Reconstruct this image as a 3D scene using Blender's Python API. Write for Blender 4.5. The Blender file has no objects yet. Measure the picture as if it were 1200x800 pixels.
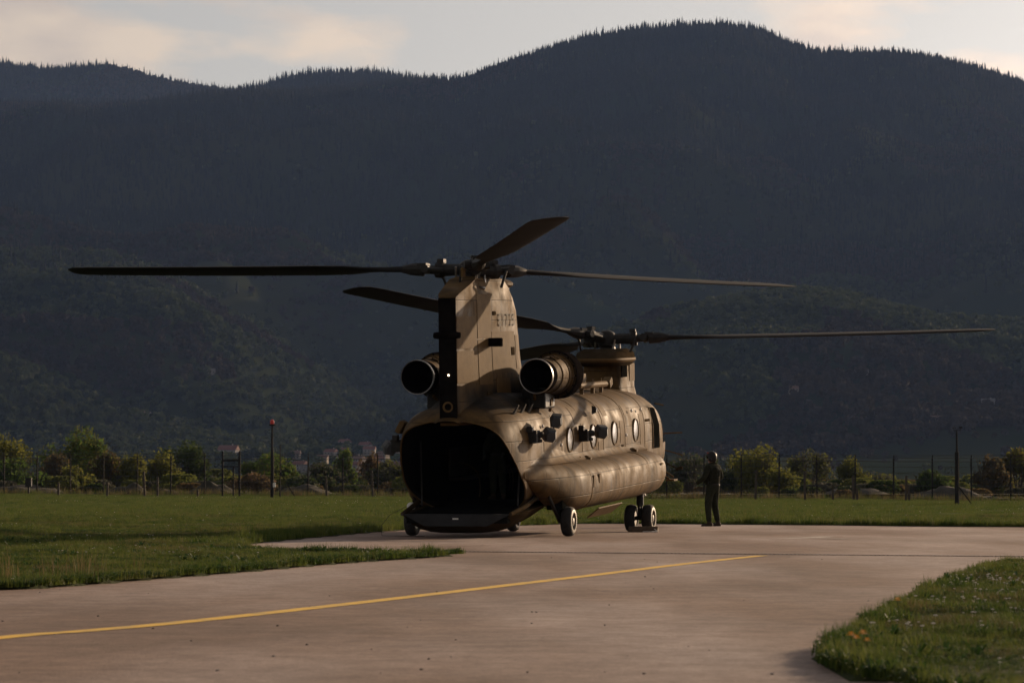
import bpy, bmesh, math, random
import numpy as np
from mathutils import Vector, Matrix, noise as mnoise
random.seed(7); rng = np.random.default_rng(7)
R = math.radians; PI = math.pi
SC = bpy.context.scene
C = SC.collection
F = 4000.0; HOR = 565.0; CH = 1.12          # focal length in photo pixels, horizon row, camera height

# ------------------------------------------------------------------ camera, world, sun, exposure
cam = bpy.data.cameras.new('camera'); camo = bpy.data.objects.new('camera', cam); C.objects.link(camo)
cam.lens = F / 1200 * 36; cam.sensor_width = 36; cam.clip_start = 0.5; cam.clip_end = 30000
camo.location = (0, 0, CH); camo.rotation_euler = (R(90) + math.atan((HOR - 400) / F), 0, 0)
cam.dof.use_dof = True; cam.dof.focus_distance = 73; cam.dof.aperture_fstop = 6.3
SC.camera = camo
SC.view_settings.view_transform = 'Standard'; SC.view_settings.look = 'None'
SC.view_settings.exposure = 0.0; SC.view_settings.gamma = 1
SC.view_settings.use_curve_mapping = False
SC.cycles.use_denoising = True
SC.cycles.max_bounces = 6; SC.cycles.transparent_max_bounces = 8; SC.cycles.volume_bounces = 0
SUN_EL = R(13.5); SUN_AZ = R(39)               # azimuth measured clockwise from the view direction (+Y)
sd = bpy.data.lights.new('sun', 'SUN'); sd.energy = 5.0; sd.angle = R(0.5); sd.color = (1.0, 0.72, 0.46)
so = bpy.data.objects.new('sun', sd); C.objects.link(so)
sdir = Vector((math.sin(SUN_AZ) * math.cos(SUN_EL), math.cos(SUN_AZ) * math.cos(SUN_EL), math.sin(SUN_EL)))
so.rotation_euler = sdir.to_track_quat('Z', 'Y').to_euler(); so.location = sdir * 100
W = bpy.data.worlds.new('World'); SC.world = W; W.use_nodes = True
nt = W.node_tree; N = nt.nodes; L = nt.links; bgn = N['Background']; bgn.inputs[1].default_value = 0.098
sky = N.new('ShaderNodeTexSky'); sky.sky_type = 'NISHITA'; sky.sun_disc = False
sky.sun_elevation = SUN_EL; sky.sun_rotation = SUN_AZ; sky.air_density = 1.0; sky.dust_density = 1.5; sky.ozone_density = 1.0
tc = N.new('ShaderNodeTexCoord')
mp = N.new('ShaderNodeMapping'); mp.inputs['Scale'].default_value = (7, 7, 22); mp.inputs['Location'].default_value = (1.3, 0.4, 0.7)
L.new(tc.outputs['Generated'], mp.inputs[0])
n1 = N.new('ShaderNodeTexNoise'); n1.inputs['Scale'].default_value = 1.25; n1.inputs['Detail'].default_value = 9; n1.inputs['Roughness'].default_value = 0.52
L.new(mp.outputs[0], n1.inputs['Vector'])
cr = N.new('ShaderNodeValToRGB'); cr.color_ramp.elements[0].position = 0.47; cr.color_ramp.elements[1].position = 0.56
L.new(n1.outputs['Fac'], cr.inputs[0])
n2 = N.new('ShaderNodeTexNoise'); n2.inputs['Scale'].default_value = 3.1; n2.inputs['Detail'].default_value = 6
L.new(mp.outputs[0], n2.inputs['Vector'])
cc = N.new('ShaderNodeValToRGB'); cc.color_ramp.elements[0].color = (0.80, 0.74, 0.72, 1); cc.color_ramp.elements[1].color = (1.0, 0.90, 0.81, 1)
cc.color_ramp.elements[0].position = 0.38; cc.color_ramp.elements[1].position = 0.6
L.new(n2.outputs['Fac'], cc.inputs[0])
# thin overcast veil: the clear sky is greyed, the clouds take its brightness
hs = N.new('ShaderNodeHueSaturation'); hs.inputs['Saturation'].default_value = 0.22; hs.inputs['Value'].default_value = 1.0
L.new(sky.outputs[0], hs.inputs['Color'])
vt = N.new('ShaderNodeMixRGB'); vt.blend_type = 'MULTIPLY'; vt.inputs[0].default_value = 1; vt.inputs[2].default_value = (1.02, 0.96, 0.92, 1)
L.new(hs.outputs[0], vt.inputs[1])
cl = N.new('ShaderNodeMixRGB'); cl.blend_type = 'MULTIPLY'; cl.inputs[0].default_value = 1
sc2 = N.new('ShaderNodeMixRGB'); sc2.blend_type = 'MULTIPLY'; sc2.inputs[0].default_value = 1; sc2.inputs[2].default_value = (1.38, 1.32, 1.26, 1)
L.new(vt.outputs[0], sc2.inputs[1]); L.new(sc2.outputs[0], cl.inputs[1]); L.new(cc.outputs[0], cl.inputs[2])
mx = N.new('ShaderNodeMixRGB'); L.new(cr.outputs[0], mx.inputs[0]); L.new(vt.outputs[0], mx.inputs[1]); L.new(cl.outputs[0], mx.inputs[2])
L.new(mx.outputs[0], bgn.inputs[0])

# ------------------------------------------------------------------ helpers
def tag(o, label=None, cat=None, group=None, kind=None):
    if label: o['label'] = label
    if cat: o['category'] = cat
    if group: o['group'] = group
    if kind: o['kind'] = kind
    return o
def empty(name, loc=(0, 0, 0), rz=0, label=None, cat=None, group=None):
    o = bpy.data.objects.new(name, None); C.objects.link(o); o.location = loc; o.rotation_euler = (0, 0, rz); o.empty_display_size = .2
    return tag(o, label, cat, group)
def gy(py): return F * CH / (py - HOR)       # ground distance seen at photo row py
def gp(px, py): d = gy(py); return ((px - 600) * d / F, d)
def wx(px, d): return (px - 600) * d / F
def wz(py, d): return CH + (HOR - py) * d / F

class MB:
    def __init__(s): s.v = []; s.f = []
    def quadring(s, a, b, n, flip=False):
        for i in range(n):
            j = (i + 1) % n
            s.f.append((a + i, a + j, b + j, b + i) if not flip else (a + i, b + i, b + j, a + j))
    def loft(s, rings, cap0=True, cap1=True, closed=True):
        n = len(rings[0]); base = len(s.v)
        for r in rings: s.v += [tuple(p) for p in r]
        for k in range(len(rings) - 1):
            a = base + k * n; b = a + n
            for i in range(n if closed else n - 1):
                j = (i + 1) % n; s.f.append((a + i, a + j, b + j, b + i))
        if cap0: s.f.append(tuple(base + i for i in range(n))[::-1])
        if cap1: s.f.append(tuple(base + (len(rings) - 1) * n + i for i in range(n)))
        return s
    def box(s, c, size, rot=None):
        x, y, z = (q / 2 for q in size); b = len(s.v); c = Vector(c)
        for p in [(-x,-y,-z),(x,-y,-z),(x,y,-z),(-x,y,-z),(-x,-y,z),(x,-y,z),(x,y,z),(-x,y,z)]:
            p = Vector(p)
            if rot is not None: p = rot @ p
            s.v.append(tuple(c + p))
        for q in [(0,3,2,1),(4,5,6,7),(0,1,5,4),(1,2,6,5),(2,3,7,6),(3,0,4,7)]: s.f.append(tuple(b + i for i in q))
        return s
    def tube(s, pts, rad, n=8, cap=True):
        pts = [Vector(p) for p in pts]
        if not hasattr(rad, '__len__'): rad = [rad] * len(pts)
        rings = []
        up = None
        for i, p in enumerate(pts):
            d = (pts[min(i + 1, len(pts) - 1)] - pts[max(i - 1, 0)]).normalized()
            if up is None: up = Vector((0, 0, 1)) if abs(d.z) < .9 else Vector((1, 0, 0))
            a = d.cross(up).normalized(); b = a.cross(d).normalized(); up = b
            rings.append([p + (a * math.cos(t) + b * math.sin(t)) * rad[i] for t in [2 * PI * k / n for k in range(n)]])
        return s.loft(rings, cap, cap)
    def lathe(s, prof, o=(0,0,0), axis='Y', n=24, cap0=True, cap1=True):
        rings = []; o = Vector(o)
        for (t, r) in prof:
            ring = []
            for k in range(n):
                a = 2 * PI * k / n
                p = {'Y': (r * math.cos(a), t, r * math.sin(a)), 'X': (t, r * math.cos(a), r * math.sin(a)), 'Z': (r * math.cos(a), r * math.sin(a), t)}[axis]
                ring.append(o + Vector(p))
            rings.append(ring)
        return s.loft(rings, cap0, cap1)
    def ellipsoid(s, c, r, nu=12, nv=7):
        rings = []
        for k in range(nv):
            ph = -PI / 2 + PI * (k + .5) / nv
            rings.append([(c[0] + r[0] * math.cos(ph) * math.cos(2*PI*i/nu), c[1] + r[1] * math.cos(ph) * math.sin(2*PI*i/nu), c[2] + r[2] * math.sin(ph)) for i in range(nu)])
        return s.loft(rings)
    def build(s, name, m=None, parent=None, smooth=False, recalc=True, bevel=0, sharp=35):
        me = bpy.data.meshes.new(name); me.from_pydata(s.v, [], s.f)
        if recalc:
            bm = bmesh.new(); bm.from_mesh(me); bmesh.ops.recalc_face_normals(bm, faces=bm.faces); bm.to_mesh(me); bm.free()
        if m: me.materials.append(m)
        o = bpy.data.objects.new(name, me); C.objects.link(o)
        if parent: o.parent = parent
        if smooth:
            me.polygons.foreach_set('use_smooth', [True] * len(me.polygons)); me.set_sharp_from_angle(angle=R(sharp))
        if bevel:
            b = o.modifiers.new('bevel', 'BEVEL'); b.width = bevel; b.segments = 2; b.limit_method = 'ANGLE'; b.harden_normals = False
        me.update(); return o
def npmesh(name, v, f, m=None, parent=None, smooth=False):
    me = bpy.data.meshes.new(name); v = np.asarray(v, dtype=np.float32); f = np.asarray(f, dtype=np.int32)
    me.vertices.add(len(v)); me.vertices.foreach_set('co', v.ravel())
    k = f.shape[1]; me.loops.add(f.size); me.loops.foreach_set('vertex_index', f.ravel())
    me.polygons.add(len(f)); me.polygons.foreach_set('loop_start', np.arange(0, f.size, k, dtype=np.int32)); me.polygons.foreach_set('loop_total', np.full(len(f), k, dtype=np.int32))
    if smooth: me.polygons.foreach_set('use_smooth', np.ones(len(f), dtype=bool))
    me.update(); me.validate()
    if m: me.materials.append(m)
    o = bpy.data.objects.new(name, me); C.objects.link(o)
    if parent: o.parent = parent
    return o
def copy_tree(o, parent=None):
    c = o.copy(); C.objects.link(c); c.parent = parent
    for ch in list(o.children): copy_tree(ch, c)
    return c

# ------------------------------------------------------------------ materials
def mat(name, col, rough=.7, metal=0, col2=None, scale=3, detail=5, bump=0, bscale=None, stretch=(1,1,1), lo=.35, hi=.65, spec=.5, trans=0, emit=None, world=False):
    m = bpy.data.materials.new(name); m.use_nodes = True; T = m.node_tree; b = T.nodes['Principled BSDF']
    b.inputs['Base Color'].default_value = (*col, 1); b.inputs['Roughness'].default_value = rough; b.inputs['Metallic'].default_value = metal
    b.inputs['Specular IOR Level'].default_value = spec
    tcn = T.nodes.new('ShaderNodeTexCoord'); mpn = T.nodes.new('ShaderNodeMapping'); mpn.inputs['Scale'].default_value = stretch
    if world:
        gp_ = T.nodes.new('ShaderNodeNewGeometry'); T.links.new(gp_.outputs['Position'], mpn.inputs[0])
    else: T.links.new(tcn.outputs['Object'], mpn.inputs[0])
    if col2:
        nz = T.nodes.new('ShaderNodeTexNoise'); nz.inputs['Scale'].default_value = scale; nz.inputs['Detail'].default_value = detail
        T.links.new(mpn.outputs[0], nz.inputs['Vector'])
        rp = T.nodes.new('ShaderNodeValToRGB'); rp.color_ramp.elements[0].position = lo; rp.color_ramp.elements[1].position = hi
        rp.color_ramp.elements[0].color = (*col, 1); rp.color_ramp.elements[1].color = (*col2, 1)
        T.links.new(nz.outputs['Fac'], rp.inputs[0]); T.links.new(rp.outputs[0], b.inputs['Base Color'])
    if bump:
        nb = T.nodes.new('ShaderNodeTexNoise'); nb.inputs['Scale'].default_value = bscale or scale * 4; nb.inputs['Detail'].default_value = 6
        T.links.new(mpn.outputs[0], nb.inputs['Vector'])
        bp = T.nodes.new('ShaderNodeBump'); bp.inputs['Strength'].default_value = bump; bp.inputs['Distance'].default_value = .05
        T.links.new(nb.outputs['Fac'], bp.inputs['Height']); T.links.new(bp.outputs[0], b.inputs['Normal'])
    if trans:      # thin leaf: part of the light passes through
        tr = T.nodes.new('ShaderNodeBsdfTranslucent'); mxs = T.nodes.new('ShaderNodeMixShader'); mxs.inputs[0].default_value = trans
        src = b.inputs['Base Color'].links[0].from_socket if b.inputs['Base Color'].links else None
        if src: T.links.new(src, tr.inputs[0])
        else: tr.inputs[0].default_value = (*col, 1)
        T.links.new(b.outputs[0], mxs.inputs[1]); T.links.new(tr.outputs[0], mxs.inputs[2]); T.links.new(mxs.outputs[0], T.nodes['Material Output'].inputs[0])
    if emit: b.inputs['Emission Color'].default_value = (*emit[0], 1); b.inputs['Emission Strength'].default_value = emit[1]
    return m

def paint_mat(name, c1, c2, dirt):
    """weathered olive drab aircraft paint with riveted panel seams, in the airframe's own coordinates"""
    m = bpy.data.materials.new(name); m.use_nodes = True; T = m.node_tree; NN = T.nodes; LL = T.links; b = NN['Principled BSDF']
    t = NN.new('ShaderNodeTexCoord')
    def nz(scale, detail, st=(1,1,1)):
        p = NN.new('ShaderNodeMapping'); p.inputs['Scale'].default_value = st; LL.new(t.outputs['Object'], p.inputs[0])
        n = NN.new('ShaderNodeTexNoise'); n.inputs['Scale'].default_value = scale; n.inputs['Detail'].default_value = detail; LL.new(p.outputs[0], n.inputs['Vector']); return n.outputs['Fac']
    def ramp(f, p0, p1, a=(0,0,0), c=(1,1,1)):
        r = NN.new('ShaderNodeValToRGB'); r.color_ramp.elements[0].position = p0; r.color_ramp.elements[1].position = p1
        r.color_ramp.elements[0].color = (*a, 1); r.color_ramp.elements[1].color = (*c, 1); LL.new(f, r.inputs[0]); return r.outputs[0]
    base = ramp(nz(1.6, 6), .36, .62, c1, c2)
    # seams: bricks laid in the Y-Z plane
    sx = NN.new('ShaderNodeSeparateXYZ'); LL.new(t.outputs['Object'], sx.inputs[0])
    cb = NN.new('ShaderNodeCombineXYZ'); LL.new(sx.outputs['Y'], cb.inputs['X']); LL.new(sx.outputs['Z'], cb.inputs['Y'])
    br = NN.new('ShaderNodeTexBrick'); LL.new(cb.outputs[0], br.inputs['Vector']); br.inputs['Scale'].default_value = 1
    br.inputs['Brick Width'].default_value = .98; br.inputs['Row Height'].default_value = .41; br.inputs['Mortar Size'].default_value = .013
    br.inputs['Color1'].default_value = (1, 1, 1, 1); br.inputs['Color2'].default_value = (.84, .83, .80, 1); br.inputs['Mortar'].default_value = (.26, .23, .19, 1); br.inputs['Mortar Smooth'].default_value = .6
    mu = NN.new('ShaderNodeMixRGB'); mu.blend_type = 'MULTIPLY'; mu.inputs[0].default_value = .85; LL.new(base, mu.inputs[1]); LL.new(br.outputs['Color'], mu.inputs[2])
    # vertical run-off stains and smudges
    st = ramp(nz(1.0, 7, (2.0, 3.2, .7)), .50, .72)
    m2 = NN.new('ShaderNodeMixRGB'); LL.new(st, m2.inputs[0]); LL.new(mu.outputs[0], m2.inputs[1]); m2.inputs[2].default_value = (*dirt, 1)
    m3 = NN.new('ShaderNodeMixRGB'); m3.blend_type = 'MULTIPLY'; m3.inputs[0].default_value = .5; LL.new(m2.outputs[0], m3.inputs[1]); LL.new(ramp(nz(9, 8), .3, .7, (.62,.60,.58), (1.15,1.12,1.08)), m3.inputs[2])
    # engine shadow painted as a dark band over saddle and pylon foot
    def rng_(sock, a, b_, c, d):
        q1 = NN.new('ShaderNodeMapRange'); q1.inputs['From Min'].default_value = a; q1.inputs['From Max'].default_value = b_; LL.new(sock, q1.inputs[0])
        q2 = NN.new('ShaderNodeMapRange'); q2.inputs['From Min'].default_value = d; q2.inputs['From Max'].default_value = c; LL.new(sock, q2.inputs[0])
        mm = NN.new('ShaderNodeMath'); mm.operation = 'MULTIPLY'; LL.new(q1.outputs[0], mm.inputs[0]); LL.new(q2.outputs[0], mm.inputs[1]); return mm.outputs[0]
    shade_ = NN.new('ShaderNodeMath'); shade_.operation = 'MULTIPLY'; LL.new(rng_(sx.outputs['Y'], -3.1, -2.2, .9, 1.9), shade_.inputs[0]); LL.new(rng_(sx.outputs['Z'], 2.58, 2.74, 3.05, 3.35), shade_.inputs[1])
    s2_ = NN.new('ShaderNodeMath'); s2_.operation = 'MULTIPLY'; LL.new(shade_.outputs[0], s2_.inputs[0]); LL.new(ramp(nz(1.8, 6), .3, .55, (.35,.35,.35), (1,1,1)), s2_.inputs[1])
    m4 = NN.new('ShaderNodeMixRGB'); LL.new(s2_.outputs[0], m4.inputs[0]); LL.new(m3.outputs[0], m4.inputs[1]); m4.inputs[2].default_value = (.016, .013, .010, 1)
    LL.new(m4.outputs[0], b.inputs['Base Color'])
    LL.new(ramp(nz(2.2, 5), .3, .7, (.50,.50,.50), (.80,.80,.80)), b.inputs['Roughness']); b.inputs['Specular IOR Level'].default_value = .07
    bp = NN.new('ShaderNodeBump'); bp.inputs['Strength'].default_value = .5; bp.inputs['Distance'].default_value = .012; LL.new(br.outputs['Fac'], bp.inputs['Height']); bp.invert = True
    bp2 = NN.new('ShaderNodeBump'); bp2.inputs['Strength'].default_value = .35; bp2.inputs['Distance'].default_value = .03; LL.new(nz(2.6, 3), bp2.inputs['Height']); LL.new(bp.outputs[0], bp2.inputs['Normal'])
    LL.new(bp2.outputs[0], b.inputs['Normal'])
    return m
M = {}
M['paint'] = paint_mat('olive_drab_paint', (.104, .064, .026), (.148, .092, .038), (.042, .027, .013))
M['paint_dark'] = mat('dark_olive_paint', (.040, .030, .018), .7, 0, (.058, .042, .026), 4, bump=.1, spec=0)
M['panel'] = mat('panel_paint', (.108, .067, .028), .66, 0, (.138, .086, .036), 5, bump=.05, spec=.05)
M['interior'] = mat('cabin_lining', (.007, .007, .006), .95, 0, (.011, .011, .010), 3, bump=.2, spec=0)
M['black'] = mat('black_metal', (.016, .015, .014), .5, 0, (.03, .027, .024), 8, bump=.1, spec=.2)
M['soot'] = mat('sooty_steel', (.006, .005, .005), .85, 0, (.012, .010, .009), 6, spec=0)
M['steel'] = mat('bare_steel', (.35, .33, .30), .35, .9, (.22, .2, .18), 9)
M['blade'] = mat('rotor_blade_grey', (.013, .013, .014), .7, 0, (.022, .021, .020), 2, stretch=(1, .2, 1), spec=.15)
M['bladeedge'] = mat('blade_erosion_strip', (.16, .13, .10), .35, .6, (.09, .075, .06), 6)
M['sensor'] = mat('sensor_grey', (.035, .038, .042), .6, 0, (.05, .053, .058), 8)
M['glass'] = mat('aircraft_glass', (.02, .022, .025), .08, 0, spec=.8)
M['pane'] = mat('pane_reflection_grey', (.20, .185, .165), .25, 0, (.2, .19, .18), 6)  # reflections on the glass put into the colour as pale grey
M['tyre'] = mat('tyre_rubber', (.014, .013, .012), .85, 0, (.03, .026, .022), 14, bump=.2)
M['rim'] = mat('wheel_rim', (.26, .22, .16), .5, .2, (.14, .12, .09), 12)
M['marking'] = mat('stencil_ink', (.035, .026, .015), .8)
M['lamp'] = mat('lamp_glass', (.8, .7, .5), .2, 0, emit=((1, .72, .42), 6))
M['whitebit'] = mat('white_paint', (.7, .68, .64), .6)
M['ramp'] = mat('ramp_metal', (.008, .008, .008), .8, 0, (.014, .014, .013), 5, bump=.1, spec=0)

# ------------------------------------------------------------------ layout of paved areas (metres, camera at the origin)
DR0 = (-5.2, 57.15); DR1 = (30.0, 41.9)      # drain line between taxiway and helicopter pad
pad_edge = [(-4.95, 59.3), gp(300, 636.5), gp(345, 632), gp(400, 627), gp(475, 621), gp(600, 616), gp(690, 613.4), gp(790, 613.8), gp(1000, 615.4), gp(1200, 617.2), (34, 78)]
strip_low = [(-34, 19.0), (-16, 27.5), (-10.5, 31.6), (-7.4, 34.0), gp(0, 691), gp(100, 685), gp(200, 677), gp(300, 669), gp(400, 660), gp(500, 653.4), gp(545, 650)]
strip_top = [gp(515, 651.2), gp(430, 650.3), gp(370, 649), gp(315, 647), gp(280, 644)]
verge = [(30, 40.0), (12, 44.5), gp(1200, 663), gp(1178, 663.5), gp(1155, 668), gp(1134, 676), gp(1110, 685), gp(1086, 697), gp(1060, 711), gp(1030, 727), gp(1003, 744), gp(977, 761), gp(961, 772), gp(965, 781), gp(985, 788), gp(1015, 796), gp(1050, 803), gp(1100, 812), (2.75, 17.4), (4.5, 15.6), (8, 14.3), (30, 12)]
def smooth_poly(p, n=4):
    out = []
    for i in range(len(p) - 1):
        p0 = p[max(i - 1, 0)]; p1 = p[i]; p2 = p[i + 1]; p3 = p[min(i + 2, len(p) - 1)]
        for k in range(n):
            t = k / n
            out.append(tuple(.5 * ((2 * p1[c]) + (-p0[c] + p2[c]) * t + (2*p0[c] - 5*p1[c] + 4*p2[c] - p3[c]) * t*t + (-p0[c] + 3*p1[c] - 3*p2[c] + p3[c]) * t**3) for c in (0, 1)))
    return out + [p[-1]]
# field polygon (everything grass on the left and beyond the pad)
field_poly = [(-400, 19.0)] + smooth_poly(strip_low) + smooth_poly(strip_top) + smooth_poly(pad_edge) + [(60, 70), (400, 60), (400, 400), (-400, 400)]
verge_poly = [(400, 43.5)] + smooth_poly(verge) + [(400, 12)]
def jag(poly, amp):
    out = []
    for i in range(len(poly) - 1):
        a = poly[i]; b = poly[i + 1]; ln = math.hypot(b[0] - a[0], b[1] - a[1]); k = max(1, min(40, int(ln / .35)))
        for q in range(k):
            t = q / k; x = a[0] + (b[0] - a[0]) * t; y = a[1] + (b[1] - a[1]) * t
            j = mnoise.noise(Vector((x * 2.1, y * 1.1, 3))) * amp
            out.append((x + j * .6, y + j * 1.6))
    return out + [poly[-1]]
field_poly = jag(field_poly, .10); verge_poly = jag(verge_poly, .09)
def inside(poly, X, Y):
    poly = np.array(poly); X = np.asarray(X, float); Y = np.asarray(Y, float); r = np.zeros(X.shape, bool)
    for i in range(len(poly)):
        x0, y0 = poly[i - 1]; x1, y1 = poly[i]
        if y0 == y1: continue
        c = ((y0 > Y) != (y1 > Y)) & (X < (x1 - x0) * (Y - y0) / (y1 - y0) + x0)
        r ^= c
    return r
def is_grass(X, Y): return inside(field_poly, X, Y) | inside(verge_poly, X, Y)
def nfield(X, Y, s, seed=0, octv=4):
    """fast value noise in numpy, 0..1"""
    out = np.zeros(np.shape(X)); amp = 1; tot = 0; X = np.asarray(X, float) / s; Y = np.asarray(Y, float) / s
    for o in range(octv):
        r = np.random.default_rng(seed * 31 + o); G = r.random((256, 256))
        xi = np.floor(X).astype(int); yi = np.floor(Y).astype(int); fx = X - xi; fy = Y - yi; fx = fx*fx*(3-2*fx); fy = fy*fy*(3-2*fy)
        g = lambda a, b: G[a % 256, b % 256]
        out += amp * ((g(xi, yi)*(1-fx) + g(xi+1, yi)*fx)*(1-fy) + (g(xi, yi+1)*(1-fx) + g(xi+1, yi+1)*fx)*fy)
        tot += amp; amp *= .5; X = X * 2 + 17.3; Y = Y * 2 + 9.1
    return out / tot
def sstep(a, b, x): t = np.clip((x - a) / (b - a), 0, 1); return t * t * (3 - 2 * t)
def gz(X, Y):
    """height of open ground outside the pavement"""
    X = np.asarray(X, float); Y = np.asarray(Y, float)
    t = sstep(100, 215, Y) * (1 - sstep(600, 1200, Y))
    z = .045 + t * (-.0052 * X) + t * .05
    z = z + (nfield(X, Y, 9, 1, 3) - .5) * .16 * sstep(95, 140, Y) + (nfield(X, Y, 2.5, 2, 3) - .5) * .05 * sstep(62, 100, Y)
    return z - 2.5 * sstep(1250, 1500, Y)
def gz1(x, y): return float(gz(np.array([x]), np.array([y]))[0])

# ------------------------------------------------------------------ setting: ground, pavement
xs = np.unique(np.concatenate([np.arange(-3400, -400, 300), np.arange(-400, -60, 34), np.arange(-60, -14, 2.0), np.arange(-14, 15.01, .25), np.arange(16, 60, 2.0), np.arange(60, 400, 34), np.arange(400, 3401, 300)]))
ys = np.unique(np.concatenate([[-80, -40, -10, 5, 10], np.arange(14, 97, .3), np.arange(97, 260, 1.5), np.arange(260, 600, 12), np.arange(600, 1700, 50), np.arange(1700, 7601, 590)]))
GX, GY = np.meshgrid(xs, ys)
Z = gz(GX, GY); gm = is_grass(GX, GY) | (GY > 100)
Z = np.where(gm, Z, -.07)
vv = np.stack([GX.ravel(), GY.ravel(), Z.ravel()], 1); nx = len(xs); ny = len(ys)
ii = (np.arange(ny - 1)[:, None] * nx + np.arange(nx - 1)[None]).ravel()
def ground_mat():
    m = bpy.data.materials.new('field_turf'); m.use_nodes = True; T = m.node_tree; NN = T.nodes; LL = T.links; b = NN['Principled BSDF']; b.inputs['Roughness'].default_value = .95; b.inputs['Specular IOR Level'].default_value = .1
    t = NN.new('ShaderNodeTexCoord')
    def nz(s, d, st=(1,1,1)):
        p = NN.new('ShaderNodeMapping'); p.inputs['Scale'].default_value = st; LL.new(t.outputs['Object'], p.inputs[0])
        n = NN.new('ShaderNodeTexNoise'); n.inputs['Scale'].default_value = s; n.inputs['Detail'].default_value = d; LL.new(p.outputs[0], n.inputs['Vector']); return n.outputs['Fac']
    def ramp(f, p0, p1, a, c):
        r = NN.new('ShaderNodeValToRGB'); r.color_ramp.elements[0].position = p0; r.color_ramp.elements[1].position = p1; r.color_ramp.elements[0].color = (*a, 1); r.color_ramp.elements[1].color = (*c, 1); LL.new(f, r.inputs[0]); return r.outputs[0]
    g = ramp(nz(.35, 8), .35, .65, (.024, .036, .009), (.045, .052, .016))
    e = ramp(nz(.05, 8), .4, .6, (.045, .036, .022), (.055, .055, .026))    # bare earth and scrub beyond the fence
    sp = NN.new('ShaderNodeSeparateXYZ'); LL.new(t.outputs['Object'], sp.inputs[0])
    mr = NN.new('ShaderNodeMapRange'); mr.inputs['From Min'].default_value = 226; mr.inputs['From Max'].default_value = 240; LL.new(sp.outputs['Y'], mr.inputs[0])
    mx = NN.new('ShaderNodeMixRGB'); LL.new(mr.outputs[0], mx.inputs[0]); LL.new(g, mx.inputs[1]); LL.new(e, mx.inputs[2]); LL.new(mx.outputs[0], b.inputs['Base Color'])
    bp = NN.new('ShaderNodeBump'); bp.inputs['Strength'].default_value = .8; bp.inputs['Distance'].default_value = .08; LL.new(nz(6, 6), bp.inputs['Height']); LL.new(bp.outputs[0], b.inputs['Normal'])
    return m
M['turf'] = ground_mat()
g = npmesh('ground', vv, np.stack([ii, ii + 1, ii + nx + 1, ii + nx], 1), M['turf'], smooth=True); tag(g, kind='structure')

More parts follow.
